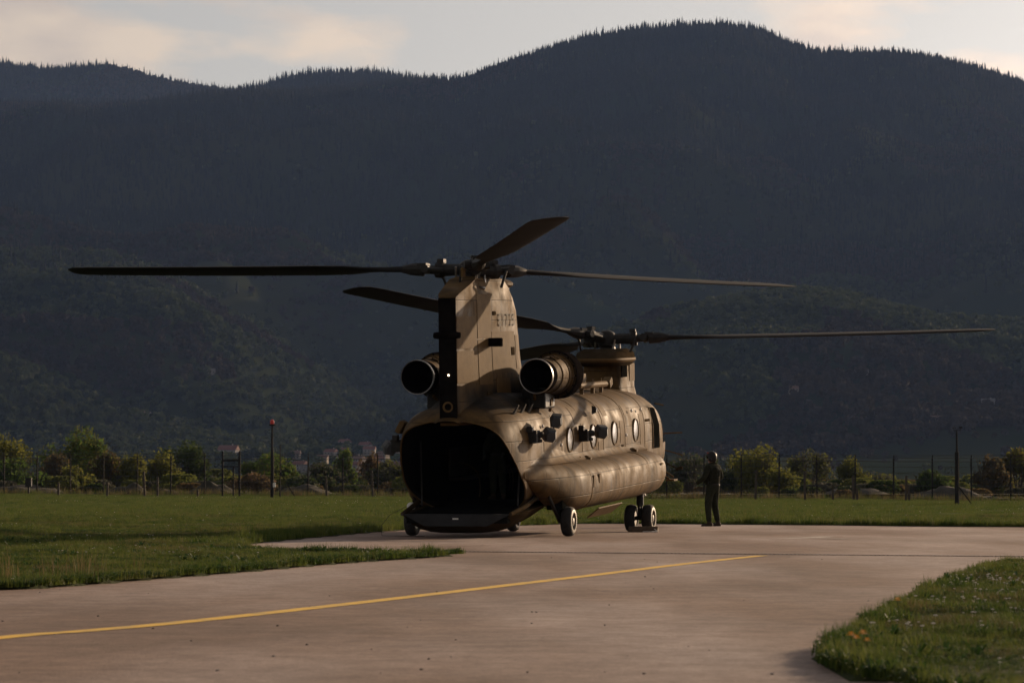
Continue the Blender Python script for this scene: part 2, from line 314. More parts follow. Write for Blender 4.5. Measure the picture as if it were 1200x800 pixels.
def pave_mat(name, a, c, dark, light, patch):
    m = bpy.data.materials.new(name); m.use_nodes = True; T = m.node_tree; NN = T.nodes; LL = T.links; b = NN['Principled BSDF']
    t = NN.new('ShaderNodeTexCoord')
    def nz(s, d, st=(1,1,1), rz=0, rough=.5):
        p = NN.new('ShaderNodeMapping'); p.inputs['Scale'].default_value = st; p.inputs['Rotation'].default_value = (0, 0, rz); LL.new(t.outputs['Object'], p.inputs[0])
        n = NN.new('ShaderNodeTexNoise'); n.inputs['Scale'].default_value = s; n.inputs['Detail'].default_value = d; n.inputs['Roughness'].default_value = rough; LL.new(p.outputs[0], n.inputs['Vector']); return n.outputs['Fac']
    def ramp(f, p0, p1, a, c):
        r = NN.new('ShaderNodeValToRGB'); r.color_ramp.elements[0].position = p0; r.color_ramp.elements[1].position = p1; r.color_ramp.elements[0].color = (*a, 1); r.color_ramp.elements[1].color = (*c, 1); LL.new(f, r.inputs[0]); return r.outputs[0]
    def mul(x, y, k):
        q = NN.new('ShaderNodeMixRGB'); q.blend_type = 'MULTIPLY'; q.inputs[0].default_value = k; LL.new(x, q.inputs[1]); LL.new(y, q.inputs[2]); return q.outputs[0]
    base = ramp(nz(.5, 9, (1, .35, 1)), .35, .65, a, c)
    base = mul(base, ramp(nz(2.6, 10, (1, .8, 1), .2, .78), .34, .66, (.60, .57, .55), (1.22, 1.21, 1.2)), .85)
    x = mul(base, ramp(nz(.28, 6, (1, .22, 1), .12), .42, .60, dark, (1, 1, 1)), patch)      # damp and rubber stains
    x = mul(x, ramp(nz(16, 8, rough=.85), .36, .64, (.58, .56, .54), (1.3, 1.28, 1.26)), .9)    # aggregate
    x = mul(x, ramp(nz(70, 3), .60, .70, (1, 1, 1), (.55, .52, .5)), .8)
    x = mul(x, ramp(nz(1.2, 6, (.30, 2.2, 1), -.25), .52, .68, (1, 1, 1), light), .45)                   # wheel streaks across
    vo = NN.new('ShaderNodeTexVoronoi'); vo.feature = 'DISTANCE_TO_EDGE'; vo.inputs['Scale'].default_value = .16
    pj = NN.new('ShaderNodeTexNoise'); pj.inputs['Scale'].default_value = 1.3; pj.inputs['Detail'].default_value = 6; LL.new(t.outputs['Object'], pj.inputs['Vector'])
    pm_ = NN.new('ShaderNodeMixRGB'); pm_.blend_type = 'ADD'; pm_.inputs[0].default_value = .9; LL.new(t.outputs['Object'], pm_.inputs[1]); LL.new(pj.outputs['Color'], pm_.inputs[2]); LL.new(pm_.outputs[0], vo.inputs['Vector'])
    crk = ramp(vo.outputs['Distance'], .0015, .004, (.42, .38, .35), (1, 1, 1)); cm = NN.new('ShaderNodeMixRGB'); cm.blend_type = 'MULTIPLY'; LL.new(ramp(nz(.11, 3), .50, .56, (0, 0, 0), (.8, .8, .8)), cm.inputs[0]); LL.new(x, cm.inputs[1]); LL.new(crk, cm.inputs[2]); x = cm.outputs[0]
    LL.new(x, b.inputs['Base Color']); b.inputs['Roughness'].default_value = .8; b.inputs['Specular IOR Level'].default_value = .3
    bp = NN.new('ShaderNodeBump'); bp.inputs['Strength'].default_value = .5; bp.inputs['Distance'].default_value = .012; LL.new(nz(45, 5), bp.inputs['Height'])
    bp2 = NN.new('ShaderNodeBump'); bp2.inputs['Strength'].default_value = .25; bp2.inputs['Distance'].default_value = .05; LL.new(nz(1.2, 4), bp2.inputs['Height']); LL.new(bp.outputs[0], bp2.inputs['Normal'])
    LL.new(bp2.outputs[0], b.inputs['Normal'])
    return m
M['asphalt'] = pave_mat('taxiway_concrete', (.34, .278, .255), (.47, .385, .352), (.55, .46, .38), (.70, .66, .63), 1)
M['padm'] = pave_mat('pad_concrete', (.35, .28, .253), (.46, .37, .336), (.56, .46, .38), (.80, .77, .74), 1)
def flat(name, pts, z, m):
    bm = bmesh.new(); vs = [bm.verts.new((p[0], p[1], z)) for p in pts]; f = bm.faces.new(vs)
    bmesh.ops.triangulate(bm, faces=[f], ngon_method='EAR_CLIP'); bmesh.ops.recalc_face_normals(bm, faces=bm.faces)
    if sum(f.normal.z for f in bm.faces) < 0: bmesh.ops.reverse_faces(bm, faces=bm.faces)
    me = bpy.data.meshes.new(name); bm.to_mesh(me); bm.free(); me.materials.append(m); o = bpy.data.objects.new(name, me); C.objects.link(o); return o
def dline(x): t = (x - DR0[0]) / (DR1[0] - DR0[0]); return DR0[1] + t * (DR1[1] - DR0[1])
tw = [(-90, -75), (36, -75), (36, dline(36) - .11), (-5.4, dline(-5.4) - .11), (-90, dline(-5.4) - .11)]
tag(flat('taxiway', tw, 0, M['asphalt']), kind='structure')
pd = [(-6.2, dline(-6.2) + .11), (36, dline(36) + .11), (36, 97), (-6.2, 97)]
tag(flat('helicopter_pad', pd, 0, M['padm']), kind='structure')
# painted lines
M['yellow'] = mat('yellow_line_paint', (.82, .50, .05), .75, 0, (.42, .30, .12), 3.5, detail=10, bump=.1, lo=.48, hi=.72)
M['whiteline'] = mat('worn_white_paint', (.55, .5, .45), .8, 0, (.40, .34, .30), 5)
yl = smooth_poly([(-6.3, 14.5), (-4.85, 20.0), gp(0, 746.5), gp(100, 738.6), gp(200, 729.8), gp(300, 719.2), gp(400, 708), gp(500, 696.5), gp(600, 684.6), gp(700, 672.8), gp(800, 660.5), gp(892, 650.6)])
def ribbon(name, pts, w, z, m, w1=None):
    b = MB(); r = []
    for i, p in enumerate(pts):
        a = Vector(pts[max(i - 1, 0)]); c = Vector(pts[min(i + 1, len(pts) - 1)]); d = (c - a).normalized(); n = Vector((-d.y, d.x)); ww = w + ((w1 if w1 is not None else w) - w) * i / (len(pts) - 1)
        r.append([(p[0] + n.x * ww / 2, p[1] + n.y * ww / 2, z), (p[0] - n.x * ww / 2, p[1] - n.y * ww / 2, z)])
    for a in r: b.v += a
    for i in range(len(r) - 1): b.f.append((2*i, 2*i+1, 2*i+3, 2*i+2))
    return b.build(name, m)
tag(ribbon('painted_line', yl, .21, .004, M['yellow']), 'worn yellow guide line curving across the taxiway to the drain', 'road marking')
tag(ribbon('painted_arrow', [gp(917, 630.6), gp(950, 629.6), gp(971, 628.3)], .42, .004, M['whiteline']), 'short faded white stroke slanting on the pad right of the helicopter', 'road marking')
tag(ribbon('painted_bar', [gp(958, 630.9), gp(993, 631.3)], .36, .008, M['whiteline']), 'faded white bar lying on the pad beside the slanted stroke', 'road marking')
# slotted drain
dr = empty('drain_channel', ((DR0[0] + DR1[0]) / 2, (DR0[1] + DR1[1]) / 2, 0), 0, 'narrow slotted steel drain running across between taxiway and pad', 'drain')
dv = (Vector(DR1) - Vector(DR0)); dl = dv.length; da = math.atan2(dv.y, dv.x); dr.rotation_euler.z = da
MB().box((0, 0, -.05), (dl, .19, .03)).build('channel_bed', M['black'], dr)
b = MB()
for s in (-1, 1): b.box((0, s * .085, -.006), (dl, .03, .03))
b.build('frame_rail', M['padm'], dr)
b = MB(); k = -dl / 2
while k < dl / 2: b.box((k, 0, -.002), (.036, .139, .03)); k += .068
tag(b.build('grating', M['black'], dr), kind='stuff')
# small chips and specks of grit on the taxiway
b = MB()
for i in range(70):
    y = 20 + rng.random() ** 1.5 * 34; x = (rng.random() - .5) * y * .3; r = .003 + rng.random() * .006
    if is_grass(np.array([x]), np.array([y]))[0]: continue
    b.ellipsoid((x, y, r * .4), (r * 1.5, r, r * .7), 5, 3)
tag(b.build('grit', mat('grit_stone', (.06, .05, .045), .9, 0, (.3, .28, .26), 60, lo=.48, hi=.6)), kind='stuff')

# ------------------------------------------------------------------ mountains
crestA = [(-1400,120),(-900,150),(-500,110),(-200,112),(0,120),(150,122),(240,116),(300,108),(380,104),(450,99),(510,95),(540,95),(560,89),(600,75),(650,58),(700,45),(760,36),(800,32),(850,32),(890,39),(930,56),(965,68),(1000,66),(1050,66),(1100,70),(1150,80),(1200,96),(1350,120),(1600,90),(2000,110),(2600,140)]
crestB = [(-1400,90),(-900,120),(-400,60),(0,71),(40,75),(75,76),(120,70),(150,77),(200,92),(250,98),(300,108),(500,160),(2600,200)]
crestC = [(-1400,200),(0,140),(230,106),(290,98),(340,85),(380,79),(430,78),(470,83),(510,94),(600,120),(900,200),(2600,200)]
crestL = [(-1400,250),(-600,270),(-200,285),(0,296),(120,305),(205,330),(260,362),(330,400),(380,432),(430,470),(480,505),(540,530),(700,545),(2600,545)]
crestR = [(-1400,545),(480,540),(560,470),(640,420),(720,385),(800,362),(870,347),(930,342),(990,346),(1050,362),(1110,374),(1200,384),(1400,380),(1800,340),(2600,300)]
crestM = [(-1400,240),(-100,250),(300,262),(420,300),(480,330),(560,350),(640,330),(800,300),(980,292),(1060,300),(1150,260),(1300,240),(2600,250)]
RG = [(5200, crestA, 2500, 5), (6600, crestB, 1500, 1), (5800, crestC, 1300, 2), (3300, crestL, 1250, 3), (2850, crestR, 1000, 4), (4000, crestM, 1500, 6)]
def terr(PX, D):
    X = (PX - 600) * D / F
    Z = np.full(np.shape(X), -1e3)
    for (D0, cr_, Wd, sd_) in RG:
        a = np.array(cr_, float); yc = np.interp(PX, a[:, 0], a[:, 1]); zc = CH + (HOR - yc) * D0 / F - (9 if D0 > 5000 else 0)
        t = (D0 - D) / Wd
        t = np.where(t > 0, t, -t * .55)
        gul = (nfield(X, D, 420, sd_, 4) - .5)
        tt = np.clip(t + gul * .55 * np.clip(np.abs(t) * 2.2, 0, 1), 0, 1.6)
        sh = np.where(tt < 1, 1 - .30 * tt - .70 * (tt * tt * (3 - 2 * tt)), 0)
        Z = np.maximum(Z, zc * np.clip(sh, 0, 1))
    foot = np.interp(D, [1300, 1500, 1900, 2400, 7600], [-2.5, 0.2, 9, 26, 26]) + (nfield(X, D, 260, 9, 4) - .4) * 16 * sstep(1500, 2000, D)
    Z = np.maximum(Z, foot)
    Z += (nfield(X, D, 120, 11, 4) - .5) * 26 * sstep(2000, 3000, D) * (1 - .85 * sstep(4700, 5150, D))
    return X, Z
px_ = np.arange(-1400, 2601, 8.0); dd_ = np.concatenate([np.arange(1300, 3600, 26), np.arange(3600, 5500, 30), np.arange(5500, 7560, 60)])
PP, DD = np.meshgrid(px_, dd_); TX, TZ = terr(PP, DD)
nx = len(px_); ny = len(dd_); ii = (np.arange(ny - 1)[:, None] * nx + np.arange(nx - 1)[None]).ravel()
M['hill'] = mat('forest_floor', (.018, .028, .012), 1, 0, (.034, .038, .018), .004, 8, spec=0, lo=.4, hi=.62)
tag(npmesh('mountain_terrain', np.stack([TX.ravel(), DD.ravel(), TZ.ravel()], 1), np.stack([ii, ii + 1, ii + nx + 1, ii + nx], 1), M['hill'], smooth=True), kind='structure')

def scatter(name, P, S, RZ, proto_meshes, idx=None):
    """one 'stuff' object: points carrying instances of small meshes"""
    P = np.asarray(P, np.float32); me = bpy.data.meshes.new(name); me.vertices.add(len(P)); me.vertices.foreach_set('co', P.ravel())
    for nm, arr, ty in (('sc', S, 'FLOAT'), ('rz', RZ, 'FLOAT'), ('ix', idx if idx is not None else rng.integers(0, len(proto_meshes), len(P)), 'INT')):
        a = me.attributes.new(nm, ty, 'POINT'); a.data.foreach_set('value', np.asarray(arr, np.float32 if ty == 'FLOAT' else np.int32))
    o = bpy.data.objects.new(name, me); C.objects.link(o)
    ng = bpy.data.node_groups.new(name, 'GeometryNodeTree'); ng.interface.new_socket('Geometry', in_out='INPUT', socket_type='NodeSocketGeometry'); ng.interface.new_socket('Geometry', in_out='OUTPUT', socket_type='NodeSocketGeometry')
    n = ng.nodes; l = ng.links; gi = n.new('NodeGroupInput'); go = n.new('NodeGroupOutput'); ip = n.new('GeometryNodeInstanceOnPoints')
    g2 = n.new('GeometryNodeGeometryToInstance')
    for pm in reversed(proto_meshes):
        oi = n.new('GeometryNodeObjectInfo'); oi.inputs['Object'].default_value = pm; l.new(oi.outputs['Geometry'], g2.inputs[0])
    def attr(nm, ty):
        a = n.new('GeometryNodeInputNamedAttribute'); a.data_type = ty; a.inputs['Name'].default_value = nm; return a.outputs[0]
    l.new(gi.outputs[0], ip.inputs['Points']); l.new(g2.outputs[0], ip.inputs['Instance']); ip.inputs['Pick Instance'].default_value = True
    l.new(attr('ix', 'INT'), ip.inputs['Instance Index'])
    cx = n.new('ShaderNodeCombineXYZ'); l.new(attr('rz', 'FLOAT'), cx.inputs['Z'])
    er = n.new('FunctionNodeEulerToRotation'); l.new(cx.outputs[0], er.inputs[0]); l.new(er.outputs[0], ip.inputs['Rotation'])
    l.new(attr('sc', 'FLOAT'), ip.inputs['Scale']); l.new(ip.outputs[0], go.inputs[0])
    md = o.modifiers.new('scatter', 'NODES'); md.node_group = ng
    return tag(o, kind='stuff')
def proto(mb, name, m):
    o = mb.build(name, m, recalc=False); C.objects.unlink(o); return o
def spruce(h, r, m, seed):
    rr = random.Random(seed); b = MB(); n = 7
    b.tube([(0, 0, -1), (0, 0, h * .5)], [.25, .12], 4, False)
    for k in range(5):
        z0 = h * (.08 + .18 * k); z1 = z0 + h * .30; q = r * (1 - k / 5.3); base = len(b.v)
        for i in range(n):
            a = 2 * PI * i / n + k; rj = q * rr.uniform(.7, 1.2); b.v.append((rj * math.cos(a), rj * math.sin(a), z0 - rr.uniform(0, .05) * h))
        b.v.append((0, 0, z1 if k < 4 else h))
        for i in range(n): b.f.append((base + i, base + (i + 1) % n, base + n))
    return proto(b, 'spruce_form', m)
def broad(h, r, m, seed, cards=70, cs=1):
    rr = random.Random(seed); b = MB(); b.tube([(0, 0, -1), (0, 0, h * .5)], [.2, .1], 4, False)
    for i in range(cards):
        a = rr.uniform(0, 2 * PI); e = rr.uniform(-.6, 1) ; q = r * rr.uniform(.6, 1.05)
        c = Vector((q * math.cos(a) * math.sqrt(max(0, 1 - e * e * .8)), q * math.sin(a) * math.sqrt(max(0, 1 - e * e * .8)), h * .58 + e * h * .42))
        s = cs * r * rr.uniform(.22, .42); d1 = Vector((rr.gauss(0, 1), rr.gauss(0, 1), rr.gauss(0, 1))).normalized(); d2 = d1.orthogonal().normalized(); k = len(b.v)
        b.v += [tuple(c + d1 * s), tuple(c + d2 * s), tuple(c - d1 * s), tuple(c - d2 * s)]; b.f.append((k, k + 1, k + 2, k + 3))
    return proto(b, 'broadleaf_form', m)
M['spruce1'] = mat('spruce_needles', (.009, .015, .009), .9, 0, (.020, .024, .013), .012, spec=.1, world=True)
M['spruce2'] = mat('spruce_needles_dull', (.016, .021, .012), .9, spec=.1)
M['leafA'] = mat('sunlit_spring_leaves_far', (.056, .072, .028), .9, spec=.1, trans=.25)  # spring green, colour brightened to imitate sunlight on the front hills
M['leafB'] = mat('bare_twigs_far', (.046, .038, .025), .9, spec=.1, trans=.15)
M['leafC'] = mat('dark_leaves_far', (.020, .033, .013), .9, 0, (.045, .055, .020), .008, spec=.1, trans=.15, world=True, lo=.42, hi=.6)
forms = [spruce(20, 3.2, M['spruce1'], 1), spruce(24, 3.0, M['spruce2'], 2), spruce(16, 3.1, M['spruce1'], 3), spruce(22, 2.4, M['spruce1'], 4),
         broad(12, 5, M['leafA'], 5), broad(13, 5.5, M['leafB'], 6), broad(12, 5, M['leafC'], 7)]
n = 215000
sd_ = np.sqrt(rng.random(n) * (6900**2 - 1750**2) + 1750**2)
spx = rng.uniform(-160, 1360, n)
keep = (sd_ < 5350) | ((spx < 620) & (sd_ < 6700)); sd_ = sd_[keep]; spx = spx[keep]
X_, Z_ = terr(spx, sd_)
dns = nfield(X_, sd_, 240, 21, 5); low = nfield(X_, sd_, 330, 22, 4)
# fewer trees on the valley floor and on the open slopes
pk = np.where(Z_ < 34, np.clip((dns - .52) * 7, 0.02, 1), np.where((Z_ < 210) & (sd_ < 3500), np.clip((dns - .34) * 6, .1, 1), 1))
keep = rng.random(len(X_)) < pk; X_, Z_, sd_, low, spx = X_[keep], Z_[keep], sd_[keep], low[keep], spx[keep]
pcon = np.clip(np.where(sd_ < 3600, .03 + (Z_ - 170) / 400, .2 + (Z_ - 120) / 260), 0, .97) * np.where(low > .56, .35, 1)
con = rng.random(len(X_)) < pcon
fronth = (sd_ < 3600) & (Z_ < 230)
idx = np.where(con, rng.integers(0, 4, len(X_)), np.where(low > .60, 5, np.where(rng.random(len(X_)) < np.where(fronth & (spx > 500), .88, np.where(fronth, .65, .10)), 4, 6)))
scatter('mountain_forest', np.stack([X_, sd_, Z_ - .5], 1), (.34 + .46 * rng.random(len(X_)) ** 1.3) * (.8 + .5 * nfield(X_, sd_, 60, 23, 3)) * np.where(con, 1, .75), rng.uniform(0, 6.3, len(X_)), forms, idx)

# ------------------------------------------------------------------ village at the foot of the mountain
M['tile_red'] = mat('red_roof_tiles', (.17, .065, .05), .9, 0, (.12, .06, .045), 1.5)
M['tile_brown'] = mat('brown_roof_tiles', (.15, .09, .07), .9, 0, (.11, .07, .055), 1.5)
M['tile_grey'] = mat('grey_roof_sheet', (.12, .12, .125), .8, 0, (.09, .09, .095), 1.5)
M['render_w'] = mat('white_render', (.26, .25, .24), .9, 0, (.20, .19, .19), .5)
M['render_y'] = mat('cream_render', (.26, .22, .18), .9, 0, (.20, .17, .14), .5)
def house(w, l, h, rt, roofm, wallm):
    t = empty('house')
    MB().box((0, 0, h / 2 - 1), (w, l, h + 2)).build('wall', wallm, t)
    b = MB(); o = .5; z = h + .01; b.v += [(-w/2-o, -l/2-o, z), (w/2+o, -l/2-o, z), (w/2+o, l/2+o, z), (-w/2-o, l/2+o, z), (-w/2-o, 0, z+rt), (w/2+o, 0, z+rt)]
    b.f += [(0,1,5,4),(2,3,4,5),(0,4,3),(1,2,5),(0,3,2,1)]; r = b.build('roof', roofm, t)
    MB().box((w * .2, l * .15, h + rt), (.7, .7, 1.8)).build('chimney', wallm, r)
    for x in (-.3, 0, .3):
        for zz in ((h * .3, h * .75) if h > 5 else (h * .5,)): MB().box((x * w, -l / 2 - .02, zz), (1.2, .1, 1.4)).build('window', M['glass'], t)
    return t
protos = [house(12, 9, 6, 3.2, M['tile_red'], M['render_w']), house(10, 9, 5.5, 3, M['tile_brown'], M['render_y']), house(14, 9, 4, 2.6, M['tile_grey'], M['render_w'])]
HN = ['white house with red tiled roof in the village at the mountain foot', 'cream house with brown tiled roof in the village at the mountain foot', 'long low white house with grey roof in the village at the mountain foot']
hp = [(268,536,2150,0,.95),(288,534,2200,2,.7),(300,545,2150,1,.7)] + [(q[0], q[1], q[2], q[3], .62) for q in
     [(352,541,1900,0),(362,545,1850,2),(378,540,2000,1),(388,533,2100,0),(398,528,2150,0),(404,522,2300,0),(412,531,2050,2),(421,535,2000,1),(428,520,2250,0),(433,527,2150,0),(441,533,2000,0),(449,531,2050,1),(456,538,1900,2),(462,544,1800,0),(470,529,2150,1),(438,541,1850,0),(346,536,2100,1),(372,549,1750,1),(415,544,1800,0),
      (245,505,2650,2),(173,511,2500,2),(166,508,2520,1),(232,518,2300,1),(1158,520,2300,2),(1172,515,2400,1),(1096,527,2200,1),(930,520,2300,1),(1010,512,2400,2)]]
used = [False] * 3
for (hx, hy, hd, k, s) in hp:
    _, z0 = terr(np.array([float(hx)]), np.array([float(hd)]))
    t = protos[k] if not used[k] else copy_tree(protos[k]); used[k] = True
    t.location = (wx(hx, hd), hd, float(z0[0])); t.rotation_euler = (0, 0, random.uniform(-.6, .6)); t.scale = (s, s, s)
    own = {245: 'pale grey roofed house up the slope left of the red lamp mast', 173: 'larger of two pale specks of houses high on the left slope', 166: 'smaller of two pale specks of houses high on the left slope', 232: 'lone white house low on the slope behind the dark green tree', 1158: 'pale house on the slope right of the wind mast', 1172: 'cream house on the slope at the right edge', 1096: 'cream house low on the slope left of the wind mast', 930: 'cream house on the slope above the hazy grey green tree', 1010: 'pale house highest on the slope above the right fence', 268: 'white house with wide red roof behind the gate frame', 288: 'pale grey roofed house just right of the gate frame', 300: 'cream house low between gate frame and red lamp mast'}
    if hx in own: tag(t, own[hx], 'house')
    else: tag(t, HN[k], 'house', 'houses in the far village')

# ------------------------------------------------------------------ helicopter
PSI = R(15.5); HX, HY = -.46, 71.6; PITCH = R(2.8)
heli = empty('helicopter', (HX, HY, 0), -PSI, 'large olive tandem rotor transport helicopter parked on the pad with its rear ramp down', 'helicopter')
def hb(mb, name, m='paint', parent=None, smooth=True, bevel=0, sharp=35):
    """link a helicopter part; direct parts of the airframe carry the nose-up attitude"""
    o = mb.build(name, M[m] if isinstance(m, str) else m, parent or heli, smooth=smooth, bevel=bevel, sharp=sharp)
    if parent is None: o.rotation_euler.x = PITCH
    return o
def bw(p):   # body point -> helicopter root coordinates
    return Matrix.Rotation(PITCH, 3, 'X') @ Vector(p)
NA = 56
def section(w, zb, zt, n, crown=0.0):
    out = []
    for k in range(NA):
        a = 2 * PI * k / NA; c, s = math.cos(a), math.sin(a)
        x = w * math.copysign(abs(c) ** (2 / n), c); z = (zb + zt) / 2 + (zt - zb) / 2 * math.copysign(abs(s) ** (2 / n), s)
        if s > 0: z += crown * math.exp(-(x / .42) ** 2)
        out.append((x, z))
    return out
SEC = [(-2.95,.94,.5,2.44,4.6,.08),(-2.75,1.07,.5,2.56,4.2,.12),(-2.5,1.16,.5,2.66,3.8,.12),(-2.2,1.24,.5,2.74,3.5,.12),(-1.7,1.30,.54,2.80,3.3,.1),(-.6,1.28,.52,2.82,3.3,.1),(.4,1.255,.5,2.83,3.3,.1),(1.2,1.25,.5,2.84,3.3,.1),(4,1.25,.5,2.84,3.3,.1),(7,1.25,.5,2.84,3.3,.1),(9,1.25,.5,2.84,3.3,.1),(10.2,1.25,.5,2.80,3.1,.05),(10.9,1.22,.52,2.68,2.9,0),(11.6,1.12,.58,2.40,2.6,0),(12.1,.96,.66,2.08,2.4,0),(12.55,.72,.78,1.78,2.2,0),(12.85,.4,.96,1.5,2,0),(12.95,.12,1.15,1.32,2,0)]
def sec_at(st):
    A = np.array(SEC); return [float(np.interp(st, A[:, 0], A[:, c])) for c in range(1, 6)]
def rear_edge(z): return float(np.interp(z, [.5, .7, 1.0, 1.4, 2.0, 2.4, 3], [-.6, -1.1, -1.6, -2.1, -2.62, -2.92, -3.05]))
def fus_ring(u, inner=0.0):
    """u 0..1: from the slanted rear rim to station 1.2"""
    out = []
    for k in range(NA):
        st = -2.95 + u * 4.15
        for _ in range(6):
            w, zb, zt, n, c = sec_at(st); x, z = section(w - inner, zb + inner, zt - inner, n, c)[k]; re = rear_edge(z); st = re + (1.2 - re) * u
        out.append((x, st, z))
    return out
rings = [fus_ring(u) for u in (0, .04, .12, .22, .34, .48, .64, .82, 1)]
for st in (2, 3, 4, 5, 6, 7, 8, 9, 9.7, 10.2, 10.6, 10.9, 11.25, 11.6, 11.85, 12.1, 12.35, 12.55, 12.75, 12.85, 12.95):
    w, zb, zt, n_, c = sec_at(st); rings.append([(x, st, z) for x, z in section(w, zb, zt, n_, c)])
b = MB(); b.loft(rings, False, True)
inner0 = fus_ring(0, .022); inner1 = [fus_ring(u, .09) for u in (.05, .3, .6, 1)]
b.loft([rings[0], inner0], False, False)
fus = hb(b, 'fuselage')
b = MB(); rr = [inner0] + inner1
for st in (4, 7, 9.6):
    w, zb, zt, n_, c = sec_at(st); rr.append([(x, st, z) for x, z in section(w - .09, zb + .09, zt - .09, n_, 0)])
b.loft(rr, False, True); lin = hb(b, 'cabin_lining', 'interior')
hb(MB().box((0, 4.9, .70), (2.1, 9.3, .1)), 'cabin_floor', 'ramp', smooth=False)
for s in (-1, 1):
    b = MB()
    for k in range(5): b.box((s * .92, 1.4 + k * 1.5, 1.15), (.36, 1.35, .05)); b.box((s * 1.08, 1.4 + k * 1.5, 1.5), (.04, 1.35, .6))
    hb(b, 'troop_seat', mat('seat_webbing', (.03, .02, .015), .95), smooth=False)
# raised splice straps round the cabin, rear rim moulding
def strap(st, wd=.06, o=.008):
    b = MB(); w, zb, zt, n_, c = sec_at(st); w2, zb2, zt2, n2, c2 = sec_at(st + wd)
    A = [(x, st, z) for x, z in section(w + .001, zb, zt + .001, n_, c)]; A2 = [(x, st + .006, z) for x, z in section(w + o, zb - o, zt + o, n_, c)]
    B2 = [(x, st + wd - .006, z) for x, z in section(w2 + o, zb2 - o, zt2 + o, n2, c2)]; B = [(x, st + wd, z) for x, z in section(w2 + .001, zb2, zt2 + .001, n2, c2)]
    return hb(b.loft([A, A2, B2, B], False, False), 'splice_strap', 'panel')
for st in (1.25, 3.0, 4.9, 6.95, 8.9): strap(st)
rim = [Vector(p) for p in fus_ring(0, .0)]
hb(MB().tube([p + Vector((0, -.012, 0)) for p in rim] + [rim[0] + Vector((0, -.012, 0))], .011, 6, False), 'door_seal', 'panel')

# rear ramp, lowered
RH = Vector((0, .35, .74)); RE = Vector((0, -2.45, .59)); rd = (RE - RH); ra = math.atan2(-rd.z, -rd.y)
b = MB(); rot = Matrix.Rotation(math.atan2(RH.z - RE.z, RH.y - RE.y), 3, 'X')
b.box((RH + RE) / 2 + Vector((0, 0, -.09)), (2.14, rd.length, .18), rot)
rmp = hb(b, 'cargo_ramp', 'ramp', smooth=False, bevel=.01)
b = MB(); y0 = -2.5   # bevelled rear lip (a wide plate whose lower corners are cut away) above a curved underside
b.v += [(-1.13, y0, .60), (1.13, y0, .60), (.66, y0 - .05, .36), (-.66, y0 - .05, .36), (-1.13, y0 + .1, .60), (1.13, y0 + .1, .60), (.66, y0 + .1, .36), (-.66, y0 + .1, .36)]
b.f += [(0,1,2,3),(4,7,6,5),(0,4,5,1),(1,5,6,2),(2,6,7,3),(3,7,4,0)]
lip = hb(b, 'ramp_lip', mat('ramp_lip_grey', (.036, .036, .038), .8, 0, (.026, .026, .026), 5, spec=.1), rmp, smooth=False)
MB().box((0, y0 - .04, .51), (.12, .012, .03)).build('data_plate', M['whitebit'], rmp)
b = MB(); R0 = []
for (st, w, zt, zb) in ((-2.42, 1.14, .56, .36), (-2.2, 1.24, .58, .20), (-1.5, 1.27, .62, .18), (-.6, 1.27, .66, .26), (.3, 1.25, .70, .48)):
    R0.append([(w * q, st, zb + (zt - zb) * (abs(q) ** 4)) for q in np.linspace(-1, 1, 13)] + [(w * q, st, zt) for q in np.linspace(.9, -.9, 7)])
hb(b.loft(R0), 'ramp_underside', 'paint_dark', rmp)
for s in (-1, 1):
    b = MB().tube([(s * 1.14, -2.48, .60), (s * 1.2, -1.6, .70), (s * 1.22, .1, .98)], [.04, .05, .05], 8); hb(b, 'ramp_rail', 'paint_dark', rmp)
    hb(MB().tube([(s * 1.02, -1.5, .72), (s * 1.08, -1.35, 2.05)], .018, 6), 'ramp_strut', 'black')

# aft pylon
def pyl(z, te, le, tk, twid=.18):
    te += .25; ch = le - te; side = []
    for f, q in ((0, twid / tk), (.2, .54), (.4, .70), (.58, .86), (.70, .94), (.80, .95), (.88, .84), (.94, .62), (.98, .34)): side.append((tk * q, te + ch * f, z))
    return side + [(0, le, z)] + [(-x, y, z) for x, y, z in side[::-1]]
PS = [pyl(2.40,-3.12,2.7,.78,.19), pyl(2.75,-3.14,2.15,.66,.185), pyl(3.05,-3.15,1.75,.59), pyl(3.6,-3.16,1.5,.53), pyl(4.2,-3.17,1.42,.50), pyl(4.7,-3.17,1.30,.485), pyl(4.98,-3.17,1.05,.47), pyl(5.06,-3.05,.92,.46,.22), pyl(5.22,-2.5,.70,.43,.26), pyl(5.36,-2.05,.45,.38,.28), pyl(5.42,-1.8,.25,.28,.2)]
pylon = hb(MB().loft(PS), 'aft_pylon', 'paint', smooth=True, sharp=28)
hb(MB().ellipsoid((.02, .45, 5.27), (.40, .62, .13), 18, 8), 'pylon_cap', 'paint', pylon)
hb(MB().box((0, .25, 5.18), (.62, .8, .1)), 'cap_gasket', 'black', pylon, bevel=.02)
